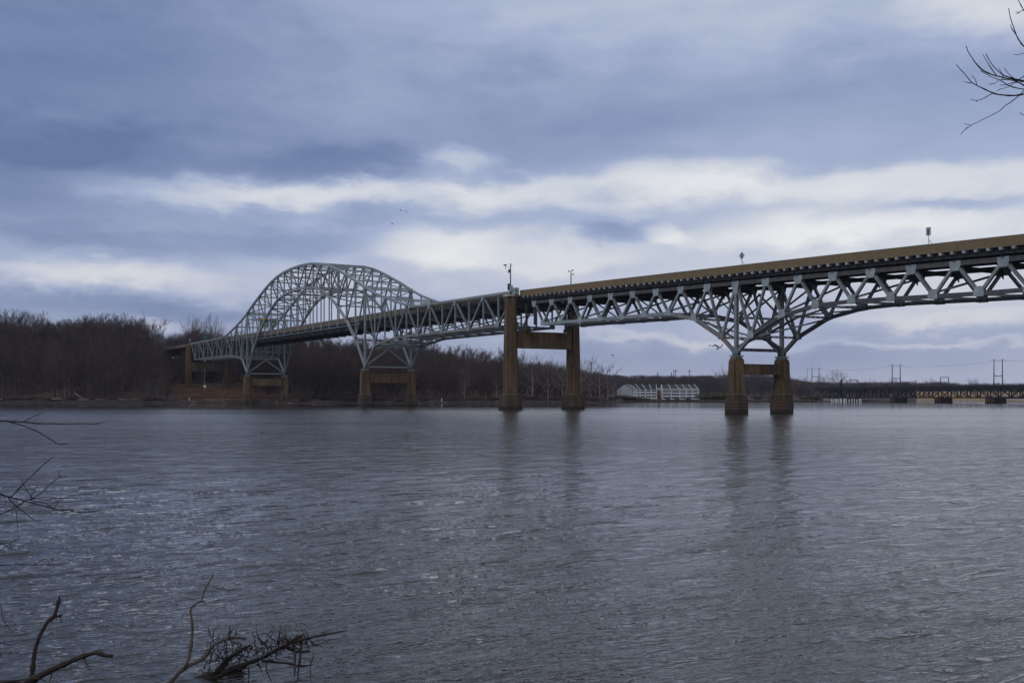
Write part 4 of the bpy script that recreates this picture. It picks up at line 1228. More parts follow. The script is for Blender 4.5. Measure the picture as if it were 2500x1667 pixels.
# ------------------------------------------------------------------ houses by the water
def terrace(label, fins, ground_y, eave_y, ridge_y, roofm, dormer, endwall):
    Y0 = 546.0; DR = 5.5
    r = thing('row_house', P(fins[0][0], ground_y, Y0), label, 'building')
    g = P(0, ground_y, Y0).z - .6; ze = P(0, eave_y, Y0).z; zr = P(0, ridge_y, Y0 + DR).z
    FP, RP, BP_ = [], [], []
    for fx, rx in fins:
        a = Vector(((fx - 1250) / F * Y0, Y0, 0)); b = Vector(((rx - 1250) / F * (Y0 + DR), Y0 + DR, 0))
        FP.append(a); RP.append(b); BP_.append(b * 2 - a)
    for i, (a, b, c) in enumerate(zip(FP, RP, BP_)):
        d = (b - a).normalized(); n = Vector((-d.y, d.x, 0)) * .11
        m = MB(); up = .28
        if endwall and i == 0: up = .1
        A = a - d * .25
        m.prism([A - n + ZX * g, A - n + ZX * (ze + up), b - n + ZX * (zr + up), c - n + ZX * (ze + up), c - n + ZX * g], n * 2)
        m.build('party_wall', M_GREYWALL if (endwall and i == 0) else M_WHITE, r)
    hs = (ze - g - .6) / 3
    for i in range(len(fins) - 1):
        a0, a1, b0, b1, c0, c1 = FP[i], FP[i+1], RP[i], RP[i+1], BP_[i], BP_[i+1]
        e = .03
        L = lambda p, q, f: p.lerp(q, f)
        A0, A1, B0, B1, C0, C1 = L(a0, a1, e), L(a1, a0, e), L(b0, b1, e), L(b1, b0, e), L(c0, c1, e), L(c1, c0, e)
        d0 = (b0 - a0).normalized(); d1 = (b1 - a1).normalized()
        m = MB(); m.loft([[A0 + d0 * 1.0 + ZX * g, A1 + d1 * 1.0 + ZX * g, A1 + d1 * 1.0 + ZX * (ze - .05), A0 + d0 * 1.0 + ZX * (ze - .05)], [C0 + ZX * g, C1 + ZX * g, C1 + ZX * (ze - .05), C0 + ZX * (ze - .05)]])
        m.build('wall', M_GREYWALL, r)
        m = MB()
        m.prism([A0 + ZX * ze, A1 + ZX * ze, A1 + ZX * (ze - .25), A0 + ZX * (ze - .25)], d0 * .2)
        m.build('eaves_board', M_WHITE, r)
        m = MB(); th = ZX * .18
        m.v += [A0 + ZX * (ze + .02), A1 + ZX * (ze + .02), B1 + ZX * zr, B0 + ZX * zr, C1 + ZX * ze, C0 + ZX * ze]
        m.v += [p + th for p in m.v[:6]]
        m.f += [(0, 1, 2, 3), (3, 2, 4, 5), (6, 9, 8, 7), (9, 11, 10, 8), (0, 6, 7, 1), (5, 4, 10, 11), (0, 3, 9, 6), (3, 5, 11, 9), (1, 7, 8, 2), (2, 8, 10, 4)]
        m.build('roof', roofm, r)
        for k in range(3):
            z0 = g + .6 + hs * k
            wa, wb = L(A0, A1, .05) + d0 * .93, L(A0, A1, .95) + d1 * .93
            m = MB(); m.prism([wa + ZX * (z0 + .1), wb + ZX * (z0 + .1), wb + ZX * (z0 + hs * .88), wa + ZX * (z0 + hs * .88)], (d0 * .05))
            m.build('window', M_GLASS, r)
            m = MB()
            m.loft([[A0 + ZX * (z0 - .12), A1 + ZX * (z0 - .12), A1 + ZX * z0, A0 + ZX * z0], [A0 + d0 * .98 + ZX * (z0 - .12), A1 + d1 * .98 + ZX * (z0 - .12), A1 + d1 * .98 + ZX * z0, A0 + d0 * .98 + ZX * z0]])
            m.prism([A0 + ZX * (z0 + .003), A1 + ZX * (z0 + .003), A1 + ZX * (z0 + hs * .36), A0 + ZX * (z0 + hs * .36)], d0 * .06)
            m.build('balcony', M_WHITE, r)
        if dormer:
            for f0, f1 in ((.1, .42), (.56, .88)):
                p, q = L(A0, A1, f0), L(A0, A1, f1)
                m = MB(); m.loft([[p + ZX * (ze + .1), q + ZX * (ze + .1), q + ZX * (ze + .95), p + ZX * (ze + .95)], [p + d0 * 2 + ZX * (ze + .3), q + d0 * 2 + ZX * (ze + .3), q + d0 * 2 + ZX * (ze + .95), p + d0 * 2 + ZX * (ze + .95)]])
                dm = m.build('dormer', M_WHITE, r)
                pa, qa = L(p, q, .22) - d0 * .03, L(p, q, .78) - d0 * .03
                m = MB(); m.prism([pa + ZX * (ze + .3), qa + ZX * (ze + .3), qa + ZX * (ze + .8), pa + ZX * (ze + .8)], d0 * .02); m.build('pane', M_GLASS, dm)
terrace('left white terrace with grey gable end and dark slate roof by the water', [(1543.5, 1525), (1549, 1530), (1555, 1537), (1563, 1551), (1576.5, 1567), (1590, 1585), (1603, 1602)], 972.5, 951.5, 939, M_ROOF1, False, True)
terrace('right white terrace with brown roof, dormers and stacked balconies by the water', [(1617, 1614.5), (1639, 1632), (1660, 1649), (1676, 1664.5), (1691, 1680), (1706, 1695.5)], 975, 953, 939, M_ROOF2, True, False)
r = thing('link_house', P(1609.5, 972, 552), 'small tan link building between the two white terraces', 'building')
a, b = P(1604.5, 972, 552), P(1614, 972, 552)
m = MB(); m.box(a.x, b.x, 552, 556, 1.0, 5.9); m.build('wall', M_TAN, r)
m = MB(); m.prism([Vector((a.x, 551.6, 5.91)), Vector((b.x, 551.6, 5.91)), Vector(((a.x + b.x) / 2, 551.6, 7.3))], Vector((0, 5, 0))); m.build('roof', M_GREYWALL, r)
for k in range(3):
    m = MB(); m.box(a.x + .5, b.x - .5, 551.93, 551.99, 1.6 + k * 1.4, 2.5 + k * 1.4); m.build('window', M_GLASS, r)
# timber seawall in front of the houses
r = thing('seawall', P(1750, 980, 533), 'low dark timber seawall along the water in front of the white terraces', 'wall')
a, b = P(1512, 0, 532.5), P(1995, 0, 532.5)
m = MB(); m.box(a.x, b.x, 532.4, 532.7, -1.2, .55); m.build('planking', M_WETWOOD, r)
m = MB(); m.box(a.x, b.x, 532.3, 532.8, .554, .68); m.build('cap_rail', M_DRYWOOD, r)
m = MB()
k = a.x
while k < b.x: m.box(k, k + .24, 532.1, 532.396, -1.2, .95); k += 1.9
o = m.build('post', M_DRYWOOD, r); o['kind'] = 'stuff'
# low red building at the right edge
r = thing('waterside_building', P(2480, 981, 528), 'long low red building with pale bands at the right edge of the shore', 'building')
for i, (y0, y1, mt, nm) in enumerate(((982, 976.2, M_REDBRICK, 'wall'), (976.1, 974.0, M_WHITE, 'band'), (973.9, 969.4, M_REDBRICK, 'wall'), (969.3, 967.4, M_WHITE, 'band'))):
    p, q = P(2456, y0, 528), P(2540, y1, 528)
    o_ = .12 if nm == 'band' else 0
    m = MB(); m.box(p.x - o_, q.x + o_, 528 - o_, 540, p.z, q.z); m.build(nm, mt, r)
m = MB(); p, q = P(2455, 967.3, 527.5), P(2540, 965.8, 527.5); m.box(p.x - .5, q.x, 527, 541, p.z + .004, q.z); m.build('roof', M_GREYWALL, r)
for k in range(8):
    p, q = P(2460 + k * 10, 973, 527.9), P(2466 + k * 10, 970.2, 527.9); m = MB(); m.box(p.x, q.x, 527.9, 527.97, p.z, q.z); m.build('window', M_GLASS, r)

# ------------------------------------------------------------------ railway bridge
ra, rbp = Vector((P(2620, 0, 428).x, 428, 0)), Vector((P(2005, 0, 556).x, 556, 0))
RD = (rbp - ra); RL = RD.length; RD = RD / RL; RS = Vector((RD.y, -RD.x, 0))
if RS.y > 0: RS = -RS
def RW(t, s, z): return ra + RD * t + RS * s + ZX * z
r = thing('railway_bridge', RW(RL / 2, 0, 4), 'long black railway truss bridge low over the water at right', 'bridge')
ZT = lambda t: 7.35 - .35 * t / RL
npan = int(RL / 5.2); st = RL / npan
for a, b in ((0, RL * .34), (RL * .34, RL * .67), (RL * .67, RL)):
    m = MB(); c = RW((a + b) / 2, 0, 0)
    m.loft([[RW(q, -4.3, ZT(q) - .55), RW(q, 4.3, ZT(q) - .55), RW(q, 4.3, ZT(q) + .25), RW(q, -4.3, ZT(q) + .25)] for q in (a + .02, b - .02)])
    m.build('track_deck', M_BLACKSTEEL, r)
for s in (-4.1, 4.1):
    for i in range(npan):
        a, b = i * st, (i + 1) * st
        za, zb_ = ZT(a), ZT(b)
        for nm, p, q, w_ in (('top_chord', RW(a, s, za - .9), RW(b, s, zb_ - .9), .30), ('bottom_chord', RW(a, s, za - 4.9), RW(b, s, zb_ - 4.9), .26)):
            m = MB(); ax, sv, nv, L = frame(p, q, RS); m.box6((p + q) / 2, ax * (L / 2), sv * .22, nv * w_); m.build(nm, M_BLACKSTEEL, r)
        p, q = RW(a, s, za - .9), RW(a, s, za - 4.9)
        m = MB(); ax, sv, nv, L = frame(p, q, RS); m.box6((p + q) / 2, ax * (L / 2), sv * .18, nv * .22); m.build('vertical_post', M_BLACKSTEEL, r)
        left = (i // 6) % 2 == 0
        for p, q in ((RW(a, s, za - .9), RW(b, s, zb_ - 4.9)),) if left else ((RW(b, s, zb_ - .9), RW(a, s, za - 4.9)),):
            m = MB(); ax, sv, nv, L = frame(p, q, RS); m.box6((p + q) / 2, ax * (L / 2), sv * .16, nv * .18); m.build('diagonal', M_BLACKSTEEL, r)
        if i % 3 == 1:
            p, q = (RW(b, s, zb_ - .9), RW(a, s, za - 4.9)) if left else (RW(a, s, za - .9), RW(b, s, zb_ - 4.9))
            m = MB(); ax, sv, nv, L = frame(p, q, RS); m.box6((p + q) / 2, ax * (L / 2), sv * .10, nv * .10); m.build('counter_brace', M_BLACKSTEEL, r)
m = MB()
for i in range(npan + 1):
    t = i * st
    m.box6(RW(t, 0, ZT(t) - 4.8), RD * .1, RS * 3.85, ZX * .2)
o = m.build('floor_strut', M_BLACKSTEEL, r); o['kind'] = 'stuff'
def rail_t(px):
    k = (px - 1250) / F   # X = k Y on the axis
    return (k * ra.y - ra.x) / (RD.x - k * RD.y)
for px, wd, lab in ((2303, 3.6, 'middle stone pier of the railway bridge by the tan grass bank'), (2431, 4.6, 'wide stone pier of the railway bridge near the right edge'), (2194, 3.2, 'dark stone pier of the railway bridge in front of the far bank'), (2085, 2.6, 'leftmost stone pier of the railway bridge behind the white posts'), (2580, 4.0, 'stone pier of the railway bridge beyond the right edge')):
    t = rail_t(px)
    if px > 2500: continue
    p = thing('railway_pier', RW(t, 0, 0), lab, 'pier', None)
    z = -2.0; k = 0
    while z < 1.9:
        m = MB(); hgt = .62; kk = 1 - .012 * k + random.uniform(-.008, .008)
        ring = lambda zz, f: [RW(t + x * wd * .5 * f, y * 5.2 * f, zz) for x, y in ((-1, -.8), (-.4, -1), (.4, -1), (1, -.8), (1, .8), (.4, 1), (-.4, 1), (-1, .8))]
        m.loft([ring(z, kk * .985), ring(z + .08, kk), ring(z + hgt - .08, kk), ring(z + hgt - .006, kk * .985)])
        m.build('stone_course', M_MASONRY, p); z += hgt; k += 1
    m = MB(); m.box6(RW(t, 0, 2.18), RD * (wd * .42), RS * 4.8, ZX * .2); m.build('bearing_plate', M_BLACKSTEEL, p)
def gantry(px, top_y, beam_y, hw_px, tall, label, base=None):
    t = rail_t(px); Yc = RW(t, 0, 0).y
    if base: c = Vector(((px - 1250) / F * base, base, 0)); Yc = base; z0 = height(c.x, c.y)
    else: c = RW(t, 0, 0); z0 = ZT(t) + .26
    zt = CAM_H + (HOR - top_y) / F * Yc; zb_ = CAM_H + (HOR - beam_y) / F * Yc; hw = hw_px / F * Yc
    g = thing('catenary_gantry', c + ZX * z0, label, 'gantry', 'catenary gantries along the railway')
    E = Vector((1, .0, 0))
    for k in (-1, 1):
        m = MB(); m.tube([c + E * (k * hw) + ZX * (z0 - .1), c + E * (k * hw * .96) + ZX * zt], [.26, .15], 6); m.build('post', M_POLE, g)
        if tall:
            m = MB()
            for q in (-1, 1):
                b = c + E * (k * hw * .96) + ZX * (zt - .55)
                m.tube([b + E * (q * .15), b + E * (q * .8) + ZX * .18, b + E * (q * 1.5) - ZX * .12], .06, 4)
                m.tube([b + E * (q * 1.45) - ZX * .1, b + E * (q * 1.45) - ZX * .5], .05, 4)
            m.build('crossarm', M_POLE, g)
    m = MB(); m.box6(c + ZX * zb_, E * hw, Vector((0, .12, 0)), ZX * .13)
    if tall:
        for k in (-1, 1): m.tube([c + E * (k * hw) + ZX * (zb_ + .8), c + E * (k * hw * .3) + ZX * (zb_ + .1)], .06, 4)
    m.build('beam', M_POLE, g)
    return [c + E * (k * hw * .96 + q * 1.4) + ZX * (zt - 1.0) for k in (-1, 1) for q in (-1, 1)]
g0 = gantry(1991, 897, 919.5, 9, True, 'tall catenary gantry at the left end of the railway bridge', base=562)
gantry(2085, 927, 927.6, 9.7, False, 'low catenary gantry on the railway bridge beside the round tree')
g1 = gantry(2188, 888.5, 924, 10, True, 'tall catenary gantry in the middle of the railway bridge')
gantry(2306, 920.5, 920.8, 10.2, False, 'low catenary gantry above the middle railway pier')
g2 = gantry(2437, 876, 918, 10.6, True, 'tall catenary gantry nearest the right edge')
g3 = [p + RD * -150 + ZX * 1 for p in g2]
for i, (a, b) in enumerate(((g0, g1), (g1, g2), (g2, g3))):
    r = thing('overhead_wires', (a[0] + b[0]) / 2, ['overhead wires from the left tall gantry to the middle one', 'overhead wires from the middle tall gantry to the right one', 'overhead wires running out of the right edge'][i], 'wires', None)
    for p, q in zip(a, b):
        m = MB(); pts_ = [p.lerp(q, k / 10) - ZX * (1.0 * 4 * (k / 10) * (1 - k / 10)) for k in range(11)]
        m.tube(pts_, .016, 3, False); m.build('wire', M_WIRE, r)
# mooring posts by the railway bridge
for i, px in enumerate((2030, 2034, 2039, 2042, 2046, 2051, 2054, 2060, 2062, 2066, 2073, 2080, 2086, 2092, 2098, 2102)):
    Yd = 512 + (i % 3); b = P(px, 0, Yd); top = P(px, [974.2, 975.5, 973.8][i % 3], Yd).z
    m = MB(); m.tube([Vector((b.x, Yd, -1.5)), Vector((b.x, Yd, top))], .2, 6)
    m.tube([Vector((b.x, Yd, top)), Vector((b.x, Yd, top + .25))], [.26, .05], 6)
    tag(m.build('mooring_post', M_WHITEPAINT), 'white mooring post in the row below the railway bridge', 'post', 'white mooring posts')
r = thing('jetty', P(2018, 976, 516), 'low pale jetty running out to the white mooring posts', 'jetty')
a, b = P(2012, 0, 522), P(2034, 0, 514)
m = MB(); d = (Vector((b.x, 514, 0)) - Vector((a.x, 522, 0))); L = d.length; d /= L
m.box6(Vector(((a.x + b.x) / 2, 518, .9)), d * (L / 2), Vector((-d.y, d.x, 0)) * .8, ZX * .12); m.build('deck', M_GALV, r)
for k in range(6):
    m = MB(); c = Vector((a.x, 522, 0)) + d * (L * k / 5); m.tube([c - ZX * 1.5, c + ZX * 1.9], .09, 5); m.build('post', M_WHITEPAINT, r)

# poles on the ridge and shore
def pole(px, yd, top, label, arms=1, r0=.22, grp='power poles on the ridge'):
    x = (px - 1250) / F * yd; z = height(x, yd); zt = CAM_H + (HOR - top) / F * yd
    g = thing('power_pole', Vector((x, yd, z)), label, 'pole', grp)
    m = MB(); m.tube([Vector((x, yd, z - .5)), Vector((x, yd, zt))], [r0 * 1.3, r0], 6); m.build('post', M_POLE, g)
    if arms:
        m = MB(); m.box6(Vector((x, yd, zt - .9)), Vector((1.1 * arms, 0, 0)), Vector((0, .1, 0)), ZX * .1)
        for q in (-1, 0, 1): m.tube([Vector((x + q * 1.0 * arms, yd, zt - .8)), Vector((x + q * 1.0 * arms, yd, zt - .35))], .06, 4)
        m.build('crossarm', M_POLE, g)
for px, yd, top, lab, arms in ((1549, 690, 918, 'short power pole behind the evergreen end of the ridge', .5), (1582, 690, 917.5, 'short power pole right of the small evergreen', .5), (1606, 690, 908.5, 'single power pole standing above the middle of the terraces', .6), (1639.5, 690, 909, 'power pole just left of the double pole', .5), (1527.5, 680, 924, 'leftmost short pole on the ridge', .4)):
    pole(px, yd, top, lab, arms)
g = thing('double_pole', P(1647, 925, 695), 'double power pole joined by a bar on the ridge above the terraces', 'pole', None)
p, q = P(1645.3, 904.5, 695), P(1649.6, 902, 695); zg = height(p.x, 695)
for k in (p, q):
    m = MB(); m.tube([Vector((k.x, 695, zg - .5)), k], [.26, .2], 6); m.build('post', M_POLE, g)
m = MB(); m.box6(Vector(((p.x + q.x) / 2, 695, p.z)), Vector((1.1, 0, 0)), Vector((0, .1, 0)), ZX * .14); m.box6(q - ZX * .9 + Vector((.7, 0, 0)), Vector((1.0, 0, 0)), Vector((0, .1, 0)), ZX * .08); m.build('crossarm', M_POLE, g)
pole(1683, 690, 902.5, 'tall power pole with one crossarm right of the double pole', 1.0)
g = thing('floodlight_mast', P(1443, 980, 520), 'tall floodlight mast rising from the pale trees right of the tall pier', 'mast')
x = P(1443, 0, 520).x; zt = P(0, 887, 520).z
m = MB(); m.tube([Vector((x, 520, 0)), Vector((x, 520, zt))], [.3, .18], 8); m.build('pole', M_POLE, g)
m = MB(); m.tube([Vector((x, 520, zt - .1)), Vector((x, 520, zt + .15)), Vector((x, 520, zt + .45))], [.3, .55, .6], 8); m.build('lamp_ring', M_POLE, g)
# substation frame seen between the columns of the nearest pier
g = thing('substation_frame', P(1855, 935, 640), 'blue grey steel switchyard frame seen between the columns of the nearest pier', 'frame')
m = MB(); p, q = P(1826, 919, 640), P(1888, 919, 640)
for z in (p.z, p.z + .9): m.box6(Vector(((p.x + q.x) / 2, 640, z)), Vector(((q.x - p.x) / 2, 0, 0)), Vector((0, .12, 0)), ZX * .12)
for k in range(20):
    xx = p.x + (q.x - p.x) * (k + .5) / 20; m.tube([Vector((xx, 640, p.z + 1.0)), Vector((xx, 640, p.z + 1.5))], .09, 4)
    x2 = xx + (q.x - p.x) / 20; m.tube([Vector((xx, 640, p.z)), Vector((x2, 640, p.z + .9))], .05, 3)
m.build('beam', M_POLE, g)
for px in (1828, 1857, 1887):
    m = MB(); xx = P(px, 0, 640).x; m.tube([Vector((xx, 640, height(xx, 640) - .5)), Vector((xx, 640, p.z + .9))], .28, 6); m.build('post', M_POLE, g)
pole(1739, 541, 959.5, 'thin pale post on the shore in front of the olive shrubs', 0, .09, None)
pole(1971.5, 560, 896, 'very thin pole left of the tall gantry at the railway bridge', 0, .06, None)

# ------------------------------------------------------------------ things along the left shore
def log(px0, y0, px1, y1, yd, r, label, mat=M_LOG):
    a, b = P(px0, y0, yd), P(px1, y1, yd + .6)
    mid = a.lerp(b, .5) + Vector((0, 0, random.uniform(-.12, .12)))
    m = MB(); m.tube([a, a.lerp(mid, .6), mid, b.lerp(mid, .5), b], [r, r * .95, r * .85, r * .7, r * .45], 7)
    if (px1 - px0) > 14:
        c = a.lerp(b, .7); m.tube([c, c + Vector((.5, 0, .55))], [r * .4, r * .15], 5)
    tag(m.build('driftwood_log', mat), label, 'log', 'driftwood logs along the far shore')
log(126, 974.2, 151, 973.4, 455, .22, 'longest pale driftwood log on the left shore, left of the leaning trunk')
log(232, 974.6, 262, 975.4, 455, .2, 'slim pale driftwood log right of the leaning trunk on the left shore')
log(289, 974.2, 316, 975.2, 455, .2, 'pale driftwood log on the shore below the wood gap')
log(322, 974.4, 345, 975.4, 455, .16, 'thin pale log next to the tall pier on the grassy bank')
log(183, 959.5, 206, 974.8, 458, .26, 'bare trunk leaning down to the water from the left bank')
log(190, 975.6, 214, 974.4, 456, .2, 'short log lying at the foot of the leaning trunk')
log(-4, 974, 8, 974.4, 455, .2, 'driftwood log at the left edge of the shore')
for i in range(26):
    px = rt.uniform(440, 1230); yd = shore(px) + rt.uniform(2.5, 6)
    x = (px - 1250) / F * yd
    z = height(x, yd) + .12; L = rt.uniform(.7, 2.4); a = rt.uniform(-.5, .5)
    m = MB(); c = Vector((x, yd, z)); d = Vector((math.cos(a), math.sin(a), rt.uniform(-.1, .1)))
    m.tube([c - d * L, c, c + d * L], [.10, .10, .05], 6)
    tag(m.build('driftwood_log', M_LOG), 'small bleached driftwood log on the shore behind the arch piers', 'log', 'small driftwood along the far shore')
for px, y0, y1, lab in ((462, 976, 971, 'small white marker post at the foot of the left tall pier'), (1078.5, 975, 972, 'small white marker on the shore between the river piers')):
    yd = 456; p = P(px, y0, yd); q = P(px, y1, yd)
    m = MB(); m.tube([Vector((p.x, yd, 0)), q], .16, 6); tag(m.build('marker_post', M_WHITEPAINT), lab, 'post')
r = thing('white_sign', P(500, 945, 525), 'small white board on a thin pipe under the left tall pier', 'sign')
p = P(500, 943, 512)
m = MB(); m.box6(p, Vector((.65, 0, 0)), Vector((0, .05, 0)), ZX * .5); m.build('board', M_WHITE, r)
m = MB(); m.tube([p + Vector((0, .1, -3)), p + Vector((0, .1, 9.0))], .07, 5); m.build('pipe', M_GALV, r)
for px, lab in ((1490, 'small dark rowing boat on the water at the point'), (1516, 'small dark rowing boat by the gable end of the left terrace')):
    yd = 498 if px < 1500 else 522
    c = P(px, 0, yd); c.z = 0
    r = thing('rowing_boat', c, lab, 'boat')
    m = MB(); rings = []
    for q, wd, zz in ((-1.9, .1, .55), (-1.3, .55, .42), (0, .75, .36), (1.2, .65, .38), (1.7, .5, .42)):
        rings.append([c + Vector((q, -wd, zz)), c + Vector((q, -wd * .7, -.1)), c + Vector((q, wd * .7, -.1)), c + Vector((q, wd, zz))])
    m.loft(rings); m.build('hull', M_SIGNDARK, r)
    m = MB(); m.box6(c + Vector((.2, 0, .45)), Vector((.15, 0, 0)), Vector((0, .62, 0)), ZX * .03); m.build('seat', M_LOG, r)

def rocks(name, x0, x1, n, d0, d1, s0, s1, mat, label):
    m = MB(); rg = random.Random(len(name) + n)
    for i in range(n):
        px = rg.uniform(x0, x1); yd = shore(px) + rg.uniform(d0, d1); x = (px - 1250) / F * yd
        z = height(x, yd); s_ = rg.uniform(s0, s1) * (1 if rg.random() < .85 else 1.8)
        c = Vector((x, yd, z + s_ * .1)); i0 = len(m.v)
        for v in ((1, 0, 0), (-1, 0, 0), (0, 1, 0), (0, -1, 0), (0, 0, 1), (0, 0, -1), (.6, .6, .5), (-.6, -.5, .55)):
            m.v.append(c + Vector((v[0] * s_ * rg.uniform(.8, 1.6), v[1] * s_ * rg.uniform(.7, 1.2), v[2] * s_ * rg.uniform(.4, .8))))
        m.f += [tuple(i0 + k for k in f) for f in ((4, 6, 2), (4, 0, 6), (6, 0, 2), (4, 2, 1), (4, 1, 7), (7, 1, 3), (4, 7, 3), (4, 3, 0), (5, 2, 0), (5, 1, 2), (5, 3, 1), (5, 0, 3))]
    tag(m.build(name, mat), label, 'stones', kind='stuff')
rocks('shore_stones', -120, 1500, 900, -1, 7, .15, .42, M_RIPDARK, 'dark stones and drift strewn along the left shore')
rocks('bank_stones', 2235, 2600, 420, -1.5, 3, .12, .35, M_RIPRAP, 'pale stones at the water edge below the tan grass bank')
def weeds(name, n, spot, h0, h1, mat, label):
    m = MB(); rg = random.Random(n)
    for i in range(n):
        x, yd = spot(rg)
        z = height(x, yd); h = rg.uniform(h0, h1); b = Vector((x, yd, z - .05))
        for k in range(4):
            a = rg.uniform(0, 6.28); e = b + Vector((math.cos(a) * h * .55, math.sin(a) * h * .55, h * rg.uniform(.6, 1)))
            w_ = Vector((-math.sin(a), math.cos(a), 0)) * .07
            i0 = len(m.v); m.v += [b - w_, b + w_, e, b + Vector((math.cos(a), math.sin(a), 0)) * .08]; m.f += [(i0, i0+1, i0+2), (i0+1, i0+3, i0+2), (i0+3, i0, i0+2)]
    tag(m.build(name, mat), label, 'grass', kind='stuff')
def emb(rg):
    while True:
        q = W(rg.uniform(300, 436), rg.uniform(-24, 26), 0)
        if q.y - shore(1250 + F * q.x / q.y) > 5: return q.x, q.y
def leftbank(rg):
    px = rg.uniform(-120, 1480); yd = shore(px) + rg.uniform(5, 22); return (px - 1250) / F * yd, yd
weeds('dead_grass', 3200, emb, .3, .9, M_GRASS, 'rusty dead grass on the slope under the left bridge end')
weeds('bank_weeds', 3800, leftbank, .3, 1.1, M_WEED, 'brown dead weeds along the foot of the left wood')

# ------------------------------------------------------------------ birds
def bird(px, y, yd, span, flap, yaw, label, grp=None):
    c = P(px, y, yd); k = span / 2
    d = Vector((math.cos(yaw), math.sin(yaw), .1)).normalized(); s = Vector((-d.y, d.x, 0)).normalized()
    m = MB()
    m.tube([c - d * k * .55, c - d * k * .3, c, c + d * k * .3, c + d * k * .42, c + d * k * .55], [k * .05, k * .11, k * .16, k * .10, k * .09, k * .02], 6)
    r = m.build('flying_bird', M_BIRD)
    for q in (-1, 1):
        w_ = MB(); up = ZX * math.sin(flap); ou = s * (q * math.cos(flap))
        a = c + d * k * .2; b = c - d * k * .22; e = c + (ou + up) * k * .5; f = c + (ou * .95 + up * .6) * k * 1.05 - d * k * .15
        w_.prism([a, e + d * k * .26, f, e - d * k * .24, b], ZX * (k * .05))
        o = w_.build('wing', M_BIRD); o.parent = r
    tag(r, label, 'bird', grp)
bird(979, 514, 260, 1.15, .6, 2.2, 'upper left bird of the pair flying high over the arch')
bird(991, 516.5, 265, 1.1, .1, 2.4, 'flat winged bird right behind the upper one over the arch')
bird(957.5, 547.5, 255, 1.0, .9, 1.0, 'lone lower bird flying over the arch')
for i, (dx, dy, fl, yw) in enumerate(((1733, 843.5, .2, .3), (1741, 843.8, -.5, .6), (1746, 843, .7, .5), (1750, 844.8, .4, .2), (1751.5, 847.5, -.3, .4), (1754, 846.8, .5, .7), (1752, 851, -.6, -.3), (1757, 849, .1, .5), (1760, 847.5, .3, .2), (1763.5, 843.5, .9, .8))):
    bird(dx, dy, 185 + i, .95, fl, yw, 'dark bird in the small flock left of the nearest pier', 'flock beside the nearest pier')
bird(1496, 868, 230, 1.0, .8, .8, 'lone dark bird low over the far houses')
c = P(638.5, 1058.5, 98.5); c.z = .05
r = thing('swimming_duck', c, 'small dark duck floating on the open water at left', 'duck')
m = MB(); m.tube([c + Vector((-.26, 0, .09)), c + Vector((-.16, 0, .06)), c + Vector((.02, 0, .06)), c + Vector((.2, 0, .06)), c + Vector((.27, 0, .1))], [.02, .10, .14, .10, .05], 8); m.build('body', M_BIRD, r)
m = MB(); m.tube([c + Vector((.22, 0, .1)), c + Vector((.25, 0, .22)), c + Vector((.30, 0, .27)), c + Vector((.40, 0, .25))], [.05, .045, .06, .015], 6); m.build('head', M_BIRD, r)

for o_ in (r,):
    o_.scale = (.42, .42, .42)

# ------------------------------------------------------------------ branches near the camera
def poly_branch(m, pts, r0, r1, Y0, Y1, seed, n=5, knots=True):
    rnd = random.Random(seed)
    # resample a smooth line through the points
    q = []
    for i in range(len(pts) - 1):
        p0 = pts[max(0, i - 1)]; p1 = pts[i]; p2 = pts[i+1]; p3 = pts[min(len(pts) - 1, i + 2)]
        k = max(2, int(math.hypot(p2[0] - p1[0], p2[1] - p1[1]) / 9))
        for j in range(k):
            t = j / k
            f = lambda a, b, c, d: .5 * (2*b + (c - a) * t + (2*a - 5*b + 4*c - d) * t*t + (-a + 3*b - 3*c + d) * t**3)
            q.append((f(p0[0], p1[0], p2[0], p3[0]), f(p0[1], p1[1], p2[1], p3[1])))
    q.append(pts[-1])
    N = len(q); P3, rr = [], []
    for i, (x, y) in enumerate(q):
        t = i / (N - 1); Yd = Y0 + (Y1 - Y0) * t
        P3.append(P(x + rnd.uniform(-.35, .35), y + rnd.uniform(-.35, .35), Yd))
        r = (r0 + (r1 - r0) * t) * Yd / F
        if knots and rnd.random() < .16: r *= 1.35
        rr.append(r * rnd.uniform(.92, 1.08))
    m.tube(P3, rr, n)
def branch_thing(name, label, cat, lines, Y, mat, seed, var=.5):
    a = lines[0][0][0]
    r = thing(name, P(a[0], a[1], Y), label, cat)
    rnd = random.Random(seed)
    for i, (pts, r0, r1) in enumerate(lines):
        m = MB(); m.sm = True
        y0 = Y + (0 if i == 0 else rnd.uniform(-var, var) * .25); y1 = y0 + rnd.uniform(-var, var)
        poly_branch(m, pts, r0, r1, y0, y1, seed * 50 + i)
        m.build('stem' if i == 0 else 'twig', mat, r)
    return r
branch_thing('bare_branch', 'upper bare branch reaching in from the left edge just below the far shore', 'branch', [
    ([(-160, 1024), (-30, 1027), (0, 1028), (15, 1027), (32, 1029), (58, 1030), (96, 1033.5), (127, 1034), (160, 1034.5), (195, 1034), (228, 1035), (242, 1033), (259, 1028)], 2.6, .8),
    ([(57, 1029), (75, 1020), (90, 1013), (106, 1007)], 1.3, .7), ([(32, 1027), (43, 1023)], .9, .6), ([(79, 1029), (87, 1024), (93, 1021.5)], .9, .5),
    ([(13, 1027), (45, 1035), (85, 1050), (115, 1067), (135, 1080), (150, 1084), (166, 1083)], 1.7, .7), ([(130, 1075), (124, 1066)], .8, .5), ([(-60, 1028), (-20, 1018), (6, 1013)], 1.2, .7)], 6.2, M_NEARTWIG, 1)
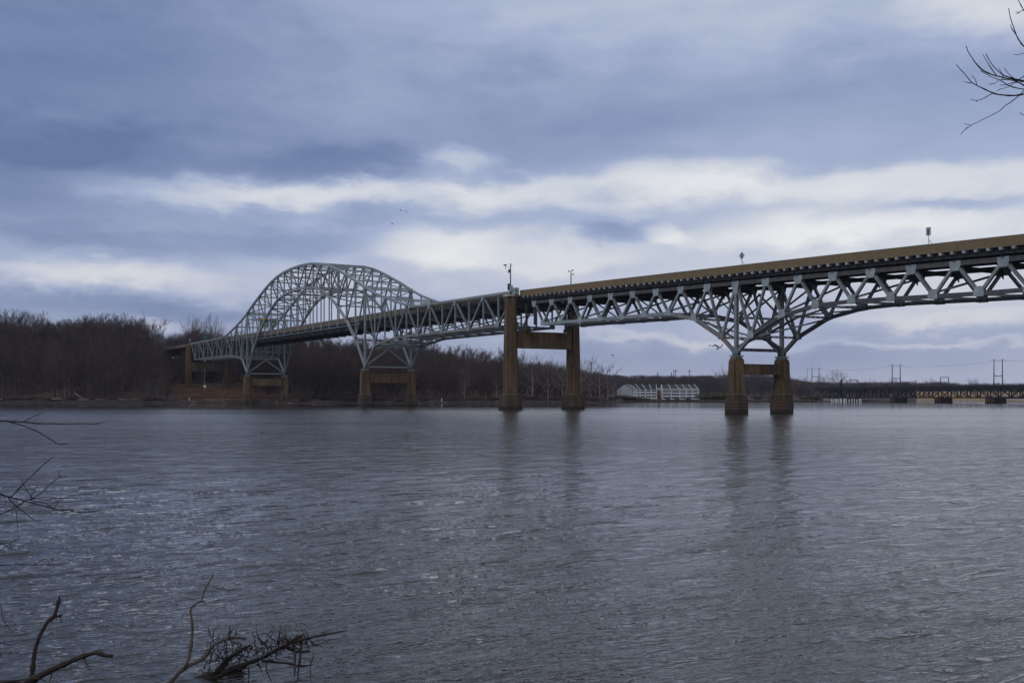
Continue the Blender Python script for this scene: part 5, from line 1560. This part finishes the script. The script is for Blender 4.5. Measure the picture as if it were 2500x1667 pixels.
branch_thing('bare_branch', 'many forked bare branch at the left edge above the open water', 'branch', [
    ([(-170, 1160), (-40, 1195), (0, 1206), (28, 1214), (62, 1223), (120, 1238), (137, 1243), (165, 1245), (190, 1249), (220, 1250), (240, 1246)], 2.9, .8),
    ([(28, 1213), (55, 1183), (90, 1149), (110, 1131), (131, 1114)], 1.5, .7), ([(89, 1150), (91, 1145)], .7, .5),
    ([(-150, 1305), (-20, 1264), (0, 1256), (40, 1237), (62, 1222), (80, 1216), (104, 1200), (125, 1180), (142, 1167), (162, 1161)], 2.4, .8),
    ([(68, 1219), (110, 1214), (150, 1216), (190, 1216)], 1.2, .7), ([(70, 1220), (110, 1228), (135, 1243), (163, 1250)], 1.2, .7),
    ([(78, 1215), (57, 1181), (48, 1165)], 1.1, .6), ([(74, 1212), (88, 1192), (93, 1178)], 1.0, .6),
    ([(20, 1214), (40, 1236), (60, 1251), (87, 1271), (108, 1268)], 1.3, .7), ([(38, 1237), (41, 1262), (44, 1291)], 1.1, .6), ([(10, 1211), (14, 1225), (8, 1237)], 1.0, .6),
    ([(115, 1238), (140, 1224), (163, 1213)], .9, .5), ([(132, 1240), (143, 1224), (150, 1208)], .9, .5), ([(165, 1246), (200, 1243), (221, 1239)], 1.0, .6), ([(144, 1167), (145, 1158), (143, 1151)], .8, .5), ([(150, 1246), (163, 1250)], .8, .5)], 5.6, M_NEARTWIG, 2)
branch_thing('bare_branch', 'short crossed twigs low at the left edge', 'branch', [
    ([(-160, 1375), (-20, 1342), (0, 1328), (30, 1323), (48, 1311)], 1.8, .7), ([(-120, 1392), (-20, 1352), (0, 1343), (25, 1327), (38, 1317)], 1.6, .7), ([(-40, 1305), (-10, 1318), (20, 1335), (41, 1345)], 1.2, .6),
    ([(-120, 1290), (-20, 1279), (0, 1277), (40, 1273), (60, 1271)], 1.3, .6), ([(-60, 1280), (-10, 1294), (20, 1299), (43, 1297)], 1.1, .6), ([(24, 1327), (36, 1337)], .9, .5)], 5.2, M_NEARTWIG, 3, .3)
branch_thing('bare_branch', 'single nearly level twig at the left edge above the snag', 'branch', [
    ([(-160, 1396), (-30, 1382), (0, 1380), (45, 1377), (80, 1379), (110, 1377), (145, 1377), (165, 1374)], 1.9, .7), ([(87, 1377), (95, 1371), (104, 1367)], .8, .5)], 5.4, M_NEARTWIG, 4, .3)
branch_thing('overhanging_branch', 'bare upswept branch reaching into the sky from the upper right edge', 'branch', [
    ([(2680, 190), (2540, 222), (2500, 230), (2472, 234), (2445, 232), (2425, 228), (2385, 209), (2370, 200), (2357, 183), (2345, 170), (2335, 158)], 3.0, .9),
    ([(2640, 226), (2540, 205), (2500, 199), (2478, 195), (2450, 190), (2430, 185), (2412, 179), (2395, 169), (2380, 152), (2370, 137), (2362, 123), (2359, 113)], 2.6, .9),
    ([(2640, 206), (2540, 217), (2500, 218), (2485, 216), (2460, 208), (2440, 195), (2418, 187), (2394, 173)], 2.2, .8),
    ([(2530, 204), (2500, 198), (2470, 191), (2450, 184), (2440, 177), (2425, 162), (2415, 147), (2408, 133)], 1.8, .8), ([(2434, 187), (2420, 168), (2408, 148), (2400, 134)], 1.3, .7),
    ([(2520, 214), (2500, 208), (2480, 199), (2460, 195), (2445, 193)], 1.5, .7), ([(2515, 222), (2492, 205), (2465, 183), (2451, 166)], 1.1, .6), ([(2451, 191), (2445, 178), (2439, 167)], 1.0, .6),
    ([(2425, 228), (2400, 241), (2386, 246), (2369, 243)], 1.2, .7), ([(2386, 246), (2383, 249)], .8, .5), ([(2373, 202), (2366, 203), (2352, 199)], 1.0, .6), ([(2385, 209), (2381, 195), (2372, 184)], 1.0, .6),
    ([(2510, 182), (2492, 191), (2475, 203), (2460, 213), (2440, 219), (2433, 223)], 1.1, .6), ([(2463, 195), (2440, 196), (2430, 204), (2414, 206)], 1.0, .6), ([(2500, 200), (2470, 203), (2455, 208), (2441, 208)], 1.0, .6),
    ([(2530, 190), (2500, 222), (2490, 232), (2475, 245), (2452, 260), (2441, 271), (2427, 279), (2396, 294), (2372, 306), (2358, 316), (2345, 328)], 1.4, .7), ([(2372, 306), (2362, 305), (2353, 301)], .8, .5), ([(2360, 314), (2362, 309)], .6, .4), ([(2357, 317), (2358, 311)], .6, .4)], 7.0, M_NEARTWIG, 5)
branch_thing('overhanging_branch', 'small curved twig at the upper right corner of the sky', 'branch', [
    ([(2640, 190), (2540, 145), (2500, 114), (2490, 102), (2482, 88), (2475, 68), (2468, 48), (2462, 21)], 2.4, .9), ([(2482, 87), (2472, 73), (2466, 61)], 1.2, .7),
    ([(2580, 120), (2520, 60), (2500, 27), (2494, 16), (2486, 1), (2484, -8)], 1.6, .8), ([(2540, 36), (2498, 26), (2488, 32), (2480, 34)], 1.2, .6), ([(2490, 32), (2480, 29)], .8, .5), ([(2560, 122), (2500, 130), (2488, 134), (2475, 134)], 1.2, .6), ([(2560, 305), (2500, 282), (2489, 275)], 1.4, .7)], 7.4, M_NEARTWIG, 6)
r = branch_thing('snag', 'dark broken snag standing from the water in the lower left corner', 'dead branch', [
    ([(70, 1720), (76, 1665), (80, 1630), (84, 1595), (92, 1565), (103, 1540), (118, 1515), (133, 1504), (140, 1480), (145, 1460)], 6.5, 3.8),
    ([(134, 1505), (144, 1503), (151, 1500)], 3.4, 2.5), ([(147, 1502), (150, 1518)], 1.4, .7), ([(137, 1506), (139, 1515)], 1.2, .6), ([(150, 1501), (154, 1496)], 1.6, .5), ([(144, 1462), (146, 1452)], 1.8, .6), ([(146, 1464), (152, 1463)], 1.6, .6),
    ([(92, 1568), (104, 1567)], 1.2, .6)], 13.0, M_WETWOOD, 7, .3)
branch_thing('fallen_branch', 'thick broken branch slanting up from the lower left corner', 'dead branch', [
    ([(20, 1700), (60, 1672), (85, 1655), (120, 1637), (165, 1616), (205, 1600), (235, 1592), (255, 1598), (275, 1600)], 9.5, 4.6), ([(205, 1606), (210, 1616), (215, 1626)], 2.0, 1.2), ([(-20, 1668), (40, 1660), (90, 1655), (112, 1662)], 3.0, 1.5), ([(128, 1635), (124, 1652), (120, 1672)], 1.2, .8),
    ([(-20, 1676), (30, 1664), (70, 1668), (118, 1668)], 3.4, 2.0)], 12.8, M_WETWOOD, 8, .3)
branch_thing('bare_branch', 'thin drooping twigs at the left edge behind the snag', 'branch', [
    ([(-120, 1585), (-10, 1570), (40, 1563), (90, 1559), (124, 1548)], 1.6, .6), ([(-100, 1600), (-10, 1594), (60, 1595), (95, 1590), (113, 1585)], 1.5, .6), ([(-30, 1440), (0, 1476), (8, 1510), (26, 1538), (34, 1538)], 1.4, .6), ([(0, 1566), (25, 1574), (45, 1567)], 1.0, .6), ([(0, 1594), (4, 1606)], 1.2, .6)], 8.0, M_NEARTWIG, 9)
branch_thing('fallen_branch', 'bent branch with a tall crooked upright twig rising from the water', 'dead branch', [
    ([(380, 1710), (400, 1690), (420, 1660), (448, 1632), (475, 1618), (500, 1605), (512, 1585), (525, 1572), (548, 1562), (560, 1558), (580, 1556), (600, 1558)], 6.0, 2.8),
    ([(450, 1630), (460, 1610), (466, 1580), (470, 1545), (468, 1510), (465, 1490), (475, 1474), (492, 1466), (497, 1448), (508, 1425), (520, 1404)], 4.0, 1.6), ([(488, 1468), (500, 1468)], 2.4, 1.8), ([(466, 1495), (462, 1490)], 1.6, .8), ([(520, 1405), (518, 1398)], 1.0, .4),
    ([(560, 1560), (561, 1540), (560, 1529)], 2.4, 1.4), ([(508, 1592), (514, 1600), (513, 1612)], 1.3, .7), ([(530, 1570), (534, 1584)], 1.2, .6), ([(560, 1556), (578, 1548), (592, 1550)], 1.5, .8)], 13.2, M_DRYWOOD, 10, .3)
rnd = random.Random(5)
lines = [([(465, 1672), (520, 1655), (570, 1632), (610, 1616), (650, 1600), (690, 1577), (720, 1566), (770, 1553), (810, 1545), (846, 1538)], 7.5, 1.5),
         ([(470, 1664), (500, 1652), (545, 1642), (600, 1622)], 12, 8), ([(530, 1640), (550, 1615), (575, 1595), (612, 1574)], 8, 3.0), ([(690, 1580), (715, 1562), (740, 1548)], 5, 2.5), ([(728, 1552), (722, 1558), (736, 1568)], 4, 3),
         ([(735, 1552), (735, 1590), (730, 1625), (726, 1664)], 3.4, 1.8), ([(718, 1576), (720, 1610), (719, 1650)], 3.2, 1.8), ([(700, 1580), (725, 1590), (757, 1588)], 3.6, 2.4), ([(640, 1612), (700, 1618), (735, 1625), (762, 1622)], 3.4, 1.6), ([(757, 1624), (764, 1605), (768, 1592)], 1.6, .8), ([(756, 1622), (758, 1640), (760, 1668)], 1.5, .8), ([(606, 1630), (608, 1650), (606, 1672)], 2.2, 1.0), ([(650, 1616), (652, 1640), (664, 1664)], 1.8, .8)]
for i in range(170):
    a = rnd.uniform(0, 1); cx = 510 + 240 * a + rnd.uniform(-25, 25); cy = 1632 - 70 * a + rnd.uniform(-30, 26)
    if cx > 660: cy = max(cy, 1570)
    th = rnd.uniform(-2.9, .4); L = rnd.uniform(18, 52); pts_ = [(cx, cy)]
    for k in range(4):
        th += rnd.uniform(-.6, .6); pts_.append((pts_[-1][0] + math.cos(th) * L / 4, min(1672, pts_[-1][1] + math.sin(th) * L / 4)))
    lines.append((pts_, rnd.uniform(.8, 1.9), .45))
for i in range(12):
    cx = rnd.uniform(485, 580); cy = rnd.uniform(1548, 1580); th = rnd.uniform(-2.6, -.4); pts_ = [(cx, cy)]; L = rnd.uniform(20, 46)
    for k in range(4):
        th += rnd.uniform(-.7, .7); pts_.append((pts_[-1][0] + math.cos(th) * L / 4, pts_[-1][1] + math.sin(th) * L / 4))
    lines.append((pts_, rnd.uniform(1.0, 1.6), .5))
branch_thing('driftwood_tangle', 'tangled dark driftwood with roots half sunk in the water at bottom', 'driftwood', lines, 13.5, M_WETWOOD, 11, .45)

# ------------------------------------------------------------------ air: a little haze between here and the far shore
hm = bpy.data.materials.new('thin_haze'); hm.use_nodes = True
hn = hm.node_tree; hn.nodes.clear()
ho = hn.nodes.new('ShaderNodeOutputMaterial'); hv = hn.nodes.new('ShaderNodeVolumePrincipled')
hv.inputs['Color'].default_value = (.80, .87, 1.0, 1); hv.inputs['Density'].default_value = 0.00005
hn.links.new(hv.outputs[0], ho.inputs['Volume'])
hb = MB().box(-9500, 9500, -200, 12500, -6, 75)
tag(hb.build('haze', hm), kind='stuff')
